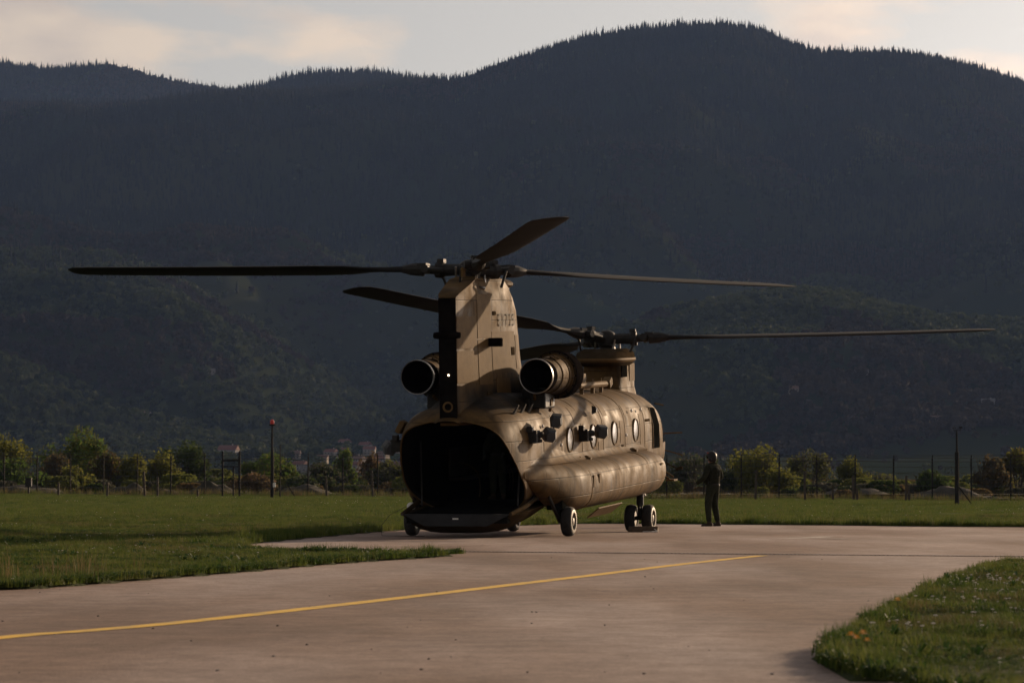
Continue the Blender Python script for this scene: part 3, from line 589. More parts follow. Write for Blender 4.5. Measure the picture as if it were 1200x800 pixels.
# raised panels on the starboard and port faces of the pylon
def pyl_x(y, z):
    P = [p for p in PS if p[0][2] <= z]; a = P[-1]; bI = PS[min(len(P), len(PS) - 1)]; t = 0 if bI[0][2] == a[0][2] else (z - a[0][2]) / (bI[0][2] - a[0][2])
    def xx(r): return float(np.interp(y, [p[1] for p in r[:10]], [p[0] for p in r[:10]]))
    return xx(a) * (1 - t) + xx(bI) * t
def pyl_panel(y0, y1, z0, z1, name='access_panel', m='panel', o=.008):
    for s in (1, -1):
        b = MB(); ny_, nz_ = 4, 4
        G = [[(s * (pyl_x(y0 + (y1 - y0) * i / ny_, z0 + (z1 - z0) * j / nz_) + o), y0 + (y1 - y0) * i / ny_, z0 + (z1 - z0) * j / nz_) for i in range(ny_ + 1)] for j in range(nz_ + 1)]
        G2 = [[(p[0] - s * .03, p[1], p[2]) for p in r] for r in G]
        for r in G + G2: b.v += r
        w_ = ny_ + 1; K = w_ * (nz_ + 1)
        for j in range(nz_):
            for i in range(ny_): q = j * w_ + i; b.f.append((q, q + 1, q + w_ + 1, q + w_))
        bd = [i for i in range(w_)] + [j * w_ + ny_ for j in range(1, nz_ + 1)] + [nz_ * w_ + i for i in range(ny_ - 1, -1, -1)] + [j * w_ for j in range(nz_ - 1, 0, -1)]
        for a_, c_ in zip(bd, bd[1:] + bd[:1]): b.f.append((a_, c_, c_ + K, a_ + K))
        hb(b, name, m, pylon, smooth=False)
for q in [(-1.78, -1.02, 4.15, 5.05), (-1.0, .35, 3.42, 4.28), (-1.78, -1.04, 3.2, 4.1), (.42, 1.0, 3.5, 4.2), (-2.9, -1.85, 3.25, 3.9), (-.85, -.1, 2.98, 3.32), (-2.9, -1.85, 3.95, 4.6)]: pyl_panel(*q)
for q in [(.1, .32, 3.78, 3.95), (-1.4, -1.15, 2.95, 3.05), (-.9, -.75, 4.62, 4.70)]: pyl_panel(*q, name='latch', m='paint_dark', o=.014)
# serial number on both faces
for s in (1, -1):
    cu = bpy.data.curves.new('serial_number', 'FONT'); cu.body = 'E1725'; cu.size = .36; cu.extrude = .0008; cu.space_character = 1.25; cu.align_x = 'CENTER'
    to = bpy.data.objects.new('serial_tmp', cu); C.objects.link(to); bpy.context.view_layer.update()
    me = bpy.data.meshes.new_from_object(to); C.objects.unlink(to); me.materials.clear(); me.materials.append(M['marking'])
    y0 = -.1; x0 = pyl_x(-.1, 4.5)
    for v in me.vertices:
        u, w_ = v.co.x, v.co.y; yy = y0 + s * u; zz = 4.40 + w_; v.co = (s * (pyl_x(yy, zz) + .018 + v.co.z), yy, zz)
    tn = bpy.data.objects.new('serial_number', me); C.objects.link(tn); tn.parent = pylon
# trailing edge face: black strip, lamp, ring, cross bar
hb(MB().box((0, -2.935, 3.72), (.365, .03, 2.5)), 'trailing_edge_plate', 'soot', pylon, bevel=.01)
hb(MB().ellipsoid((.02, -2.96, 3.42), (.022, .02, .022), 10, 6), 'tail_lamp', 'lamp', pylon)
tr = hb(MB().lathe([(-.02, .10), (-.035, .11), (-.035, .075), (-.01, .07)], (0, -2.94, 2.78), 'Y', 18, False, False), 'lamp_ring', 'panel', pylon)
hb(MB().tube([(-.27, -2.98, 4.22), (-.2, -2.98, 4.22), (.2, -2.98, 4.22), (.28, -2.98, 4.22)], [.06, .075, .075, .06], 10), 'tail_antenna', 'soot', pylon)
hb(MB().box((.50, -1.15, 4.06), (.28, .14, .18)), 'side_antenna', 'soot', pylon, bevel=.02)
hb(MB().box((-.50, -1.15, 4.06), (.28, .14, .18)), 'side_antenna', 'soot', pylon, bevel=.02)
b = MB().tube([(.1, -2.1, 5.4), (.1, -2.1, 5.52)], .05, 8).ellipsoid((.1, -2.1, 5.55), (.06, .06, .05), 8, 5); hb(b, 'beacon_light', 'panel', pylon)
# dorsal saddle fairing in front of and beside the pylon foot
b = MB(); R0 = []
for st, w, zt in ((-3.08,.22,2.50),(-2.6,.5,2.75),(-1.8,.78,2.98),(-.8,.92,3.08),(.6,.92,3.08),(1.8,.84,3.06),(2.8,.62,3.02),(3.8,.46,2.98),(7.6,.40,2.97),(8.2,.44,2.98)):
    R0.append([(w * math.cos(a), st, 2.45 + (zt - 2.45) * math.sin(a) ** .7) for a in np.linspace(0, PI, 15)] )
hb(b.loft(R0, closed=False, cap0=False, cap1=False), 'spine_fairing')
for s in (-1, 1):
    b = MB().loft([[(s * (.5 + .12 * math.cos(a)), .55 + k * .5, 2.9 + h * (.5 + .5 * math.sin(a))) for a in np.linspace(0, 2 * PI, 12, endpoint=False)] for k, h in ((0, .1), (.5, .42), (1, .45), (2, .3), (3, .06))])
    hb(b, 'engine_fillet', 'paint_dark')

# engines
def engine(s):
    x0, z0 = s * 1.28, 3.35
    b = MB().lathe([(-.60,.335),(-.3,.37),(0,.395),(.2,.405),(.3,.41),(.33,.44),(.42,.44),(.6,.40),(1.0,.36)], (x0, 0, z0), 'Y', 32, False); e = hb(b, 'engine', 'paint')
    hb(MB().lathe([(-.60,.335),(-.72,.33),(-1.0,.345),(-1.06,.35),(-1.07,.335),(-1.0,.32),(-.4,.30),(0,.12)], (x0, 0, z0), 'Y', 32, False, True), 'exhaust_duct', 'soot', e)
    hb(MB().lathe([(-1.075,.342),(-1.085,.358),(-1.05,.364),(-1.0,.358)], (x0, 0, z0), 'Y', 32, False, False), 'exhaust_rim', 'steel', e)
    hb(MB().lathe([(.42,.40),(.38,.49),(.41,.505),(.46,.51),(.85,.51),(1.1,.46),(1.25,.25),(1.3,.05)], (x0, 0, z0), 'Y', 32, True, True), 'inlet_screen', 'soot', e)
    for k in range(14):
        a = 2 * PI * k / 14; a1 = a + .36; b = MB()
        r0, r1 = .43, .485
        for y in (.355, .385): b.v += [(x0 + r0*math.cos(a), y, z0 + r0*math.sin(a)), (x0 + r1*math.cos(a), y, z0 + r1*math.sin(a)), (x0 + r1*math.cos(a1), y, z0 + r1*math.sin(a1)), (x0 + r0*math.cos(a1), y, z0 + r0*math.sin(a1))]
        b.f += [(0,1,2,3),(4,7,6,5),(0,4,5,1),(1,5,6,2),(2,6,7,3),(3,7,4,0)]; hb(b, 'screen_segment', 'paint_dark', e, smooth=False)
    hb(MB().lathe([(.10,.400),(.11,.414),(.14,.416),(.15,.404)], (x0, 0, z0), 'Y', 32, False, False), 'clamp_band', 'paint_dark', e)
    hb(MB().lathe([(-.34,.36),(-.33,.378),(-.28,.38),(-.27,.364)], (x0, 0, z0), 'Y', 32, False, False), 'clamp_band', 'paint_dark', e)
    b = MB(); 
    for k in (0, 1):   # data plate panels on the cowl
        b.box((x0 + .16, -.25 + k * .24, z0 + .355 + .01 * k), (.14, .17, .03), Matrix.Rotation(.45, 3, 'Y'))
    hb(b, 'cowl_plate', 'paint_dark', e, smooth=False)
    # mount between cowl and fuselage shoulder
    b = MB(); b.box((s * 1.12, .0, 2.88), (.34, .8, .44)); b.box((s * .95, .5, 2.98), (.5, 1.2, .2)); b.box((s * .8, 1.0, 3.2), (.5, .5, .3)); hb(b, 'engine_mount', 'black', e, smooth=False, bevel=.04)
    e.location = (0, .2 * math.cos(PITCH), .2 * math.sin(PITCH))
    b = MB().tube([(s * 1.1, -.55, 2.95), (s * 1.0, -.2, 2.75)], .03, 6).tube([(s * 1.3, .1, 2.86), (s * 1.2, .3, 2.6)], .035, 6); b.box((s * 1.26, .05, 2.78), (.1, .12, .14)); hb(b, 'oil_drain', 'panel', e, smooth=False)
engine(1); engine(-1)

# forward pylon
def fp(z, y0, y1, w, n=2.6):
    return [(w * math.copysign(abs(math.cos(a)) ** (2 / n), math.cos(a)), (y0 + y1) / 2 + (y1 - y0) / 2 * math.copysign(abs(math.sin(a)) ** (2 / n), math.sin(a)), z) for a in [2 * PI * k / 28 for k in range(28)]]
fpy = hb(MB().loft([fp(2.7, 9.5, 11.5, .53, 5), fp(2.9, 9.65, 11.4, .50, 5), fp(3.15, 9.75, 11.35, .49, 6), fp(3.45, 9.75, 11.3, .48, 6), fp(3.52, 9.75, 11.3, .48, 6)]), 'forward_pylon')
hb(MB().loft([fp(3.40, 9.3, 11.3, .50, 3), fp(3.48, 9.05, 11.4, .57, 3), fp(3.58, 9.0, 11.45, .60, 3), fp(3.72, 9.1, 11.4, .57, 3), fp(3.80, 9.4, 11.2, .44, 3)]), 'pylon_cap', 'paint_dark', fpy)
hb(MB().loft([fp(3.49, 9.03, 11.42, .585, 3), fp(3.54, 8.97, 11.47, .62, 3), fp(3.585, 8.98, 11.46, .615, 3)]), 'cap_rim', 'panel', fpy)
hb(MB().box((.455, 10.15, 3.28), (.07, .5, .30)), 'air_inlet', 'interior', fpy, smooth=False)
hb(MB().box((.49, 10.85, 3.24), (.03, .5, .42)), 'access_panel', 'panel', fpy, smooth=False)

# rotors
def rotor(name, hub, azs, tilt_deg, prec):
    """hub in root coords; azimuths in degrees from image-right, counter-clockwise towards the distance (world frame)"""
    h = empty(name, hub); h.parent = heli
    h.rotation_euler = (R(-tilt_deg), 0, 0)
    mb = MB().lathe([(-.75,.13),(-.22,.13),(-.18,.2),(-.1,.22),(0,.24),(.1,.22),(.16,.16),(.2,.08)], (0, 0, 0), 'Z', 20)
    mb.lathe([(-.42,.13),(-.40,.33),(-.36,.33),(-.34,.13)], (0, 0, 0), 'Z', 20)
    mb.build('rotor_hub', M['black'], h, smooth=True)
    for az in azs:
        a = R(az) + PSI                   # into the helicopter's own frame
        rot = Matrix.Rotation(a, 3, 'Z')
        arm = MB(); arm.tube([(.1, 0, 0), (.55, 0, 0), (.6, 0, 0), (.72, 0, .01)], [.12, .13, .17, .17], 10); arm.tube([(.72, 0, .01), (1.0, 0, .02), (1.02, 0, .02), (1.25, 0, .03), (1.5, 0, .035)], [.09, .09, .14, .13, .07], 10)
        arm.tube([(.9, -.26, .02), (.9, .26, .02)], .085, 10); arm.tube([(.5, .22, -.02), (1.0, .2, .02)], .05, 8); arm.tube([(.6, -.3, -.35), (.75, -.28, .0)], .03, 8); arm.box((1.02, 0, .1), (.2, .24, .1)); arm.box((.62, 0, .19), (.14, .16, .08))
        ao = arm.build('blade_grip', M['black'], h, smooth=True); ao.rotation_euler.z = a
        bl = MB(); rings = []; pit = R(9)
        for r_, ch, th, q in ((1.42,.16,.12,.2),(1.9,.18,.10,.4),(2.3,.40,.09,.8),(2.7,.70,.085,1),(3.4,.81,.085,1),(5,.81,.085,.95),(7,.81,.08,.85),(8.6,.81,.07,.8),(8.95,.76,.06,.8),(9.12,.56,.035,.8),(9.18,.30,.015,.8)):
            cone = .035 + (r_ - 1.4) * prec + .0016 * (r_ - 1.4) ** 2; ring = []
            swp = .0 if r_ < 8.9 else -.06 * (r_ - 8.9) / .25
            for k in range(12):
                t = 2 * PI * k / 12; c = math.cos(t) * ch / 2 + swp; tt = math.sin(t) * th / 2 * (1 + .35 * math.cos(t))
                pp = pit * q
                ring.append((r_, c * math.cos(pp) - tt * math.sin(pp), cone + c * math.sin(pp) + tt * math.cos(pp)))
            rings.append(ring)
        bo = bl.loft(rings).build('rotor_blade', M['blade'], h, smooth=True, sharp=60); bo.rotation_euler.z = a
    return h
rotor('rotor', bw((0, -1.27, 5.56)), (160, 40, -80), 1.3, .006)
rotor('rotor', bw((0, 10.40, 4.04)), (-9, 111, 231), 3.9, .012)
for hub, z0 in (((0, -1.22, 5.2), 0), ((0, 10.45, 3.6), 0)):
    hb(MB().lathe([(0, .26), (.2, .2), (.34, .16)], hub, 'Z', 20), 'rotor_mast', 'black')
    b = MB()
    for k in range(4): a = 2 * PI * k / 4 + .5; b.tube([(hub[0] + .3 * math.cos(a), hub[1] + .3 * math.sin(a), hub[2] - .05), (hub[0] + .34 * math.cos(a + .3), hub[1] + .34 * math.sin(a + .3), hub[2] + .42)], .025, 6)
    hb(b, 'pitch_link', 'steel')

# sponsons
def sponson(s):
    R0 = []
    for st, c, hw, zb, zt, n_ in ((-2.0,1.24,.02,1.30,1.50,2.2),(-1.5,1.24,.12,1.14,1.55,2.2),(-1.0,1.24,.26,.94,1.56,2.3),(-.5,1.24,.41,.74,1.54,2.4),(0,1.24,.53,.58,1.52,2.5),(.5,1.24,.61,.50,1.51,2.6),(1.2,1.24,.65,.46,1.50,2.7),(4,1.24,.66,.45,1.49,2.7),(7.4,1.24,.66,.45,1.48,2.7),(8.2,1.23,.65,.47,1.47,2.6),(8.7,1.2,.60,.53,1.43,2.4),(9.0,1.17,.50,.62,1.37,2.2),(9.2,1.14,.36,.74,1.27,2),(9.3,1.12,.2,.86,1.16,2)):
        R0.append([(s * max(1.238, c + hw * math.copysign(abs(math.cos(a)) ** (2 / n_), math.cos(a))), st, (zb + zt) / 2 + (zt - zb) / 2 * math.copysign(abs(math.sin(a)) ** (2 / n_), math.sin(a))) for a in [2 * PI * k / 32 for k in range(32)]])
    sp = hb(MB().loft(R0), 'sponson')
    fl = MB(); ff = []
    for st, wd, hh in ((-1.9,.03,.10),(-1.2,.14,.26),(-.4,.26,.36),(.6,.30,.32),(1.8,.26,.22),(4,.22,.16),(8.3,.20,.14),(8.9,.08,.06)):
        ff.append([(s * 1.22, st, 1.46 + hh)] + [(s * (1.235 + wd * q), st, 1.475 + .035 * (st < .8) + hh * (1 - q) ** 2.2) for q in (0, .2, .4, .6, .8, 1)] + [(s * 1.3, st, 1.30), (s * 1.22, st, 1.30)])
    hb(fl.loft(ff), 'wing_root_fillet', 'paint', sp, sharp=50)
    for st in (1.3, 3.7, 3.95, 6.6):
        b = MB(); o = .009
        def rg(y, oo): oo = oo * .5; return [(s * (1.24 + (.656 + oo) * math.copysign(abs(math.cos(a)) ** (2 / 2.7), math.cos(a))), y, 0.972 + (.518 + oo) * math.copysign(abs(math.sin(a)) ** (2 / 2.7), math.sin(a))) for a in [2 * PI * k / 32 for k in range(32)]]
        hb(b.loft([rg(st, -.01), rg(st + .01, o), rg(st + .06, o), rg(st + .07, -.01)], False, False), 'splice_strap', 'panel', sp)
    for y, z, w_, h_ in ((1.5, 1.08, .14, .26), (2.0, 1.12, .18, .2), (7.9, 1.17, .2, .05)): hb(MB().box((s * 1.893, y, z), (.02, w_, h_), None), 'fuel_panel', 'panel', sp, smooth=False, bevel=.004)
    for y in (.75, 3.0, 7.3): hb(MB().ellipsoid((s * 1.34, y, 1.50), (.09, .12, .06), 10, 6).box((s * 1.45, y - .1, 1.50), (.05, .12, .05)), 'filler_cap', 'panel', sp)
    b = MB().box((s * 1.86, 1.25, .86), (.03, .03, .03)).box((s * 1.865, 7.1, .93), (.03, .05, .05)); hb(b, 'position_light', 'whitebit', sp, smooth=False)
    b = MB(); b.box((s * 1.80, 2.75, .39), (.34, 2.1, .025), Matrix.Rotation(s * R(-38), 3, 'Y')); hb(b, 'open_panel', 'panel', sp, smooth=False)
    hb(MB().box((s * 1.46, .15, .66), (.34, .7, .2)), 'gear_bay', 'interior', sp, smooth=False)
    return sp
sponson(1); sponson(-1)

# landing gear
def wheel(x, y, s):
    r = .31; w = bpy.data.objects.new('wheel', None); C.objects.link(w); w.parent = heli; w.location = (x, y, r); w.empty_display_size = .1
    MB().lathe([(-.10,.17),(-.115,.20),(-.115,.25),(-.10,.285),(-.06,.306),(0,.310),(.06,.306),(.10,.285),(.115,.25),(.115,.20),(.10,.17)], (0,0,0), 'X', 32, False, False).build('tyre', M['tyre'], w, smooth=True, sharp=60)
    MB().lathe([(s*.117,.245),(s*.121,.235),(s*.121,.185),(s*.112,.178),(s*.07,.16),(s*.06,.09),(s*.11,.07),(s*.12,.03)], (0,0,0), 'X', 32, False, True).lathe([(-s*.09,.18),(-s*.05,.03)], (0,0,0), 'X', 16, True, True).build('rim', M['rim'], w, smooth=True)
    b = MB()
    for k in range(8): a = 2 * PI * k / 8; b.ellipsoid((s * .075, .125 * math.cos(a), .125 * math.sin(a)), (.012, .028, .028), 8, 4)
    b.build('rim_hole', M['black'], w, smooth=True)
for s in (-1, 1):
    wheel(s * 1.70, 0, s)
    b = MB().tube([(s*1.70, 0, .31), (s*1.52, 0, .31), (s*1.5, .02, .5), (s*1.46, .1, .95)], [.05,.06,.06,.07], 10).tube([(s*1.5, -.02, .33), (s*1.45, -.7, .85)], .04, 8); b.build('gear_leg', M['black'], heli, smooth=True)
    for xx, ss in ((1.40, -s), (1.80, s)): wheel(s * xx, 6.86, ss)
    b = MB().tube([(s*1.38, 6.86, .31), (s*1.82, 6.86, .31)], .05, 10).tube([(s*1.6, 6.86, .28), (s*1.6, 6.86, .62)], .055, 10).tube([(s*1.6, 6.86, .6), (s*1.6, 6.88, 1.15)], .085, 12).tube([(s*1.6, 6.95, .38), (s*1.6, 7.08, .55), (s*1.6, 6.95, .75)], .022, 6).box((s*1.6, 6.76, .5), (.05, .06, .3)); b.build('gear_leg', M['black'], heli, smooth=True)
MB().tube([(1.62, 7.0, .9), (1.66, 7.1, .82)], .03, 8).build('landing_light', M['whitebit'], heli)

# cabin windows
def fus_x(st, z):
    w, zb, zt, n_, c = sec_at(st); return w * max(0, 1 - abs((z - (zb + zt) / 2) / ((zt - zb) / 2)) ** n_) ** (1 / n_)
def fus_panel(s, y0, y1, z0, z1, name, m, o=.012, parent=None):
    b = MB(); K = 7; gr = [[(y0 + (y1 - y0) * i / K, z0 + (z1 - z0) * j / K) for i in range(K + 1)] for j in range(K + 1)]
    for oo in (o, -.03):
        for row in gr: b.v += [(s * (fus_x(y, z) + oo), y, z) for y, z in row]
    w_ = K + 1; N0 = w_ * w_
    for j in range(K):
        for i in range(K): q = j * w_ + i; b.f.append((q, q + 1, q + w_ + 1, q + w_))
    bd = list(range(w_)) + [j * w_ + K for j in range(1, w_)] + [K * w_ + i for i in range(K - 1, -1, -1)] + [j * w_ for j in range(K - 1, 0, -1)]
    for a_, c_ in zip(bd, bd[1:] + bd[:1]): b.f.append((a_, c_, c_ + N0, a_ + N0))
    return hb(b, name, m, parent, smooth=True)
for s in (-1, 1):
    for i, st in enumerate((1.95, 4.0, 5.95, 8.0)):
        w = hb(MB().lathe([(s*1.235,.275),(s*1.268,.270),(s*1.272,.250),(s*1.25,.235)], (0, st, 1.94), 'X', 28, False, False), 'window', 'panel')
        hb(MB().lathe([(s*1.252,.238),(s*1.262,.16),(s*1.266,.02)], (0, st, 1.94), 'X', 28, False, True), 'pane', 'pane', w)
    for (a_, c_, z0_, z1_, mm_) in ((-.3,.35,1.72,1.98,'panel'),(.75,1.45,1.95,2.5,'panel'),(2.5,3.45,2.25,2.62,'panel'),(4.45,4.85,1.62,1.8,'panel'),(5.1,5.5,2.35,2.6,'panel'),(6.5,6.9,1.7,2.2,'panel'),(7.1,7.5,2.3,2.55,'panel'),(8.45,8.85,1.6,2.3,'panel'),(.1,.3,2.2,2.28,'paint_dark'),(6.6,6.8,1.45+.16,1.66,'paint_dark'),(8.9,9.5,2.1,2.16,'paint_dark')):
        fus_panel(s, a_, c_, z0_, z1_, 'hatch', mm_, .007)
    # cockpit door and glazing
    w = fus_panel(s, 9.75, 10.4, 1.45, 2.40, 'cockpit_door', 'interior')
    hb(MB().tube([(s * (fus_x(9.73, z) + .01), 9.73, z) for z in (1.45, 1.6, 2.0, 2.4)], .018, 6), 'door_frame', 'panel', w); hb(MB().tube([(s * (fus_x(10.42, z) + .01), 10.42, z) for z in (1.45, 1.6, 2.0, 2.38)], .018, 6), 'door_frame', 'panel', w)
    fus_panel(s, 10.95, 11.6, 1.55, 2.15, 'side_window', 'glass')
    hb(MB().tube([(s * 1.262, 9.9, 2.5), (s * 1.285, 10.2, 2.48), (s * 1.262, 10.8, 2.44)], .018, 6), 'door_rail', 'paint_dark', w)
b = MB()
for s in (-1, 1): b.v += [(s*.08,11.72,2.36),(s*.08,12.28,1.98),(s*.74,12.05,1.95),(s*.86,11.6,2.22)][::s]; 
b.f += [(0,1,2,3),(4,5,6,7)]
o = hb(b, 'windscreen', 'glass', smooth=False); o.location = bw((0, .035, .05))
hb(MB().ellipsoid((0, 12.6, .95), (.34, .32, .34), 14, 9), 'sensor_turret', 'black')

# warning-sensor boxes on brackets
def sensor(name, y, z, boxes, s, arm=True):
    b = MB(); b.box((s * 1.33, y, z), (.22, .30, .26)); b.tube([(s * 1.3, y, z), (s * 1.52, y + .1, z + .05)], .07, 8); b.tube([(s * 1.3, y - .1, z - .1), (s * 1.5, y + .05, z - .08)], .04, 8); b.box((s*1.32, y - .2, z + .16), (.12, .14, .12))
    o = hb(b, name, 'black', smooth=False, bevel=.015)
    for (dx, dy, dz, a) in boxes:
        q = MB(); rot = Matrix.Rotation(s * a, 3, 'Z') @ Matrix.Rotation(R(12), 3, 'X'); c = Vector((s * (1.5 + dx), y + dy, z + dz)); hx = []
        for yy, sc_ in ((-.17, .72), (-.10, 1), (.12, 1), (.16, .92)):
            hx.append([c + rot @ Vector((px * sc_, yy, pz * sc_)) for px, pz in ((-.12,-.11),(.06,-.14),(.13,-.05),(.12,.12),(-.06,.14),(-.13,.04))])
        hb(q.loft(hx), 'sensor_box', 'sensor', o, smooth=False)
sensor('sensor_bracket', -1.35, 2.12, [(.06, .42, .02, .5), (.12, .75, .30, .25)], 1)
sensor('sensor_bracket', 2.9, 2.0, [(.10, .42, .06, .5)], 1)
sensor('sensor_bracket', -2.1, 1.98, [(.03, .05, -.05, -.5)], -1)
hb(MB().loft([[(1.25 + q[0], 3.9 + q[1], 2.52 + q[2]) for q in ((0, .16, .06), (0, .16, -.08), (0, -.02, -.10), (0, -.02, .10))], [(1.34 + q[0], 3.9 + q[1], 2.52 + q[2]) for q in ((0, .14, .02), (0, .14, -.03), (0, .02, -.06), (0, .02, .06))]]), 'blade_antenna', 'black', smooth=False)
hb(MB().box((-1.22, -2.2, 2.36), (.12, .3, .26), Matrix.Rotation(.5, 3, 'Y')), 'formation_light', 'panel', smooth=False, bevel=.02)
for y in (-1.75, -1.2, -.65):
    hb(MB().loft([[(1.0, y, 2.62), (1.0, y + .16, 2.62), (1.04, y + .16, 2.60), (1.04, y, 2.60)], [(1.12, y + .02, 2.78), (1.12, y + .1, 2.78), (1.13, y + .1, 2.77), (1.13, y + .02, 2.77)]]), 'vortex_fin', 'black', smooth=False)
# antenna tube along the roof, small masts, nose probes, steps and mirrors
b = MB().tube([(.62, 5.2, 3.02), (.66, 7.6, 3.02)], .075, 10)
q = hb(b, 'roof_antenna', 'panel')
for y in (5.4, 6.4, 7.2): hb(MB().box((.64, y, 2.93), (.08, .06, .2)).tube([(.64, y, 3.0), (.64, y, 3.16)], .018, 6), 'standoff', 'panel', q, smooth=False)
hb(MB().box((.66, 7.72, 3.04), (.2, .3, .2), Matrix.Rotation(.4, 3, 'X')), 'antenna_end_box', 'panel', q, smooth=False, bevel=.03)
hb(MB().loft([[(.45, 5.9, 2.95), (.45, 6.4, 2.95), (.5, 6.4, 2.95), (.5, 5.9, 2.95)], [(.46, 6.15, 3.28), (.46, 6.4, 3.28), (.49, 6.4, 3.28), (.49, 6.15, 3.28)]]), 'blade_antenna', 'panel', smooth=False)
hb(MB().tube([(.9, 11.9, 1.72), (1.32, 11.95, 1.74), (1.42, 12.1, 1.74)], .02, 6), 'pitot_probe', 'panel')
b = MB().tube([(1.0, 11.0, .9), (1.35, 11.0, .66)], .024, 6).tube([(1.0, 11.3, .95), (1.38, 11.3, .70)], .024, 6).box((1.38, 11.12, .64), (.2, .4, .04)); hb(b, 'cockpit_step', 'panel', smooth=False)
b = MB().tube([(1.1, 11.2, 1.1), (1.5, 11.4, .88)], .016, 6).box((1.5, 11.42, .9), (.16, .05, .07), Matrix.Rotation(-.35, 3, 'Y')); hb(b, 'mirror', 'paint_dark', smooth=False)
b = MB().tube([(1.1, 11.5, 1.35), (1.4, 11.65, 1.25), (1.5, 11.8, 1.2)], .016, 6); hb(b, 'mirror_stay', 'panel')
for (y, z) in ((1.2, 1.86), (7.05, 1.86), (7.6, 2.4), (8.5, 2.4), (2.6, 1.55), (-.3, 2.3)): hb(MB().ellipsoid((1.255, y, z), (.03, .04, .04), 8, 5), 'vent_nipple', 'whitebit')
for y in (.6, 2.5): hb(MB().tube([(1.28, y, 1.45), (1.28, y, 1.56)], .06, 10), 'tie_down', 'paint_dark')
for y in (10.6, 10.9): hb(MB().box((0, y + .9, 2.62 - (y - 10.6) * .5), (.03, .1, .2)), 'roof_fin', 'black', smooth=False)
# white lamp by the port main wheel
MB().ellipsoid((-1.62, -.35, .62), (.10, .06, .09), 10, 6).build('tail_position_light', M['whitebit'], heli, smooth=True)

# wheel chock and grounding wire (things of their own)
def h2w(x, y, z=0): v = Matrix.Rotation(-PSI, 3, 'Z') @ Vector((x, y, z)); return Vector((HX + v.x, HY + v.y, z))
M['wood'] = mat('chock_wood', (.16, .11, .07), .85, 0, (.10, .07, .045), 8, bump=.2)
p = h2w(1.78, 6.35); ck = empty('wheel_chock', p, -PSI, 'long brown wooden chock lying behind the front wheel pair', 'wheel chock')
b = MB(); b.loft([[(-.32, -.11, 0), (.36, -.11, 0), (.36, -.03, .13), (-.32, -.03, .13)], [(-.32, .11, 0), (.36, .11, 0), (.36, .04, .13), (-.32, .04, .13)]]); b.build('chock_block', M['wood'], ck, bevel=.01)
MB().tube([(.3, -.12, .07), (.4, -.25, .02), (.3, -.4, .015), (.1, -.42, .015)], .012, 6).build('rope', M['whitebit'], ck)
p0 = h2w(-1.72, -.35, .62); 
gw = MB().tube([p0, p0 + Vector((-.35, -.2, -.18)), p0 + Vector((-.52, -.35, -.40)), p0 + Vector((-.5, -.5, -.605)), p0 + Vector((-.1, -.7, -.61)), p0 + Vector((.4, -.75, -.61))], .006, 6)
tag(gw.build('grounding_wire', M['black'], smooth=True), 'thin black wire hanging from the left rear wheel to the pad', 'wire')

# ------------------------------------------------------------------ people
M['suit'] = mat('flight_suit', (.020, .023, .015), .9, 0, (.034, .036, .023), 9, bump=.3, spec=.05)
M['vest'] = mat('survival_vest', (.014, .016, .011), .95, 0, (.026, .027, .018), 14, bump=.4, spec=.05)
M['skin'] = mat('skin', (.36, .20, .13), .6)
M['glove'] = mat('glove', (.05, .05, .035), .8)
M['boot'] = mat('boot_leather', (.05, .036, .025), .7, spec=.1)
M['helmet'] = mat('helmet_shell', (.014, .014, .014), .45, 0, (.022, .02, .018), 8, spec=.25)
M['visor'] = mat('visor', (.012, .008, .008), .06)
M['redtape'] = mat('red_tape', (.35, .03, .02), .6)
def skin_mesh(name, V, E, Rr, m, parent, sub=2):
    me = bpy.data.meshes.new(name); me.from_pydata(V, E, []); o = bpy.data.objects.new(name, me); C.objects.link(o)
    md = o.modifiers.new('skin', 'SKIN'); md.use_smooth_shade = True
    for i, r_ in enumerate(Rr): me.skin_vertices[0].data[i].radius = (r_, r_) if not isinstance(r_, tuple) else r_
    me.skin_vertices[0].data[0].use_root = True
    s2 = o.modifiers.new('sub', 'SUBSURF'); s2.levels = sub; s2.render_levels = sub
    bpy.context.view_layer.update(); dg = bpy.context.evaluated_depsgraph_get()
    m2 = bpy.data.meshes.new_from_object(o.evaluated_get(dg)); C.objects.unlink(o); bpy.data.objects.remove(o)
    m2.name = name; m2.materials.clear(); m2.materials.append(m); m2.polygons.foreach_set('use_smooth', [True] * len(m2.polygons))
    r = bpy.data.objects.new(name, m2); C.objects.link(r); r.parent = parent; return r
def hand(parent, wrist, fwd, side, down, m, curl=.5):
    """palm plus five separate fingers; fwd = along the hand, side = towards the thumb"""
    w = Vector(wrist); f = Vector(fwd).normalized(); s = Vector(side); s = (s - f * s.dot(f)).normalized(); n = f.cross(s).normalized()
    if n.dot(Vector(down)) < 0: n = -n
    V = [w - f * .03, w + f * .02, w + f * .085]; E = [(0, 1), (1, 2)]; Rr = [(.026, .026), (.038, .020), (.042, .017)]
    skin_mesh('palm', V, E, Rr, m, parent, 1)
    for k, (off, ln) in enumerate(((.030, .072), (.010, .082), (-.011, .076), (-.030, .060))):
        b0 = w + f * .078 + s * off; d = f; P = [b0 - f * .015, b0]
        for j in range(3):
            a = curl * (.4 + .45 * j); d = (f * math.cos(a) + n * math.sin(a)); P.append(P[-1] + d * ln * (.42, .33, .25)[j])
        skin_mesh('finger', P, [(0,1),(1,2),(2,3),(3,4)], [.009, .0095, .009, .0085, .0075], m, parent, 1)
    b0 = w + f * .025 + s * .03; P = [b0, b0 + f * .022 + s * .026, b0 + f * .05 + s * .036 + n * .012, b0 + f * .072 + s * .032 + n * .025]
    skin_mesh('thumb', P, [(0,1),(1,2),(2,3)], [.013, .012, .010, .008], m, parent, 1)
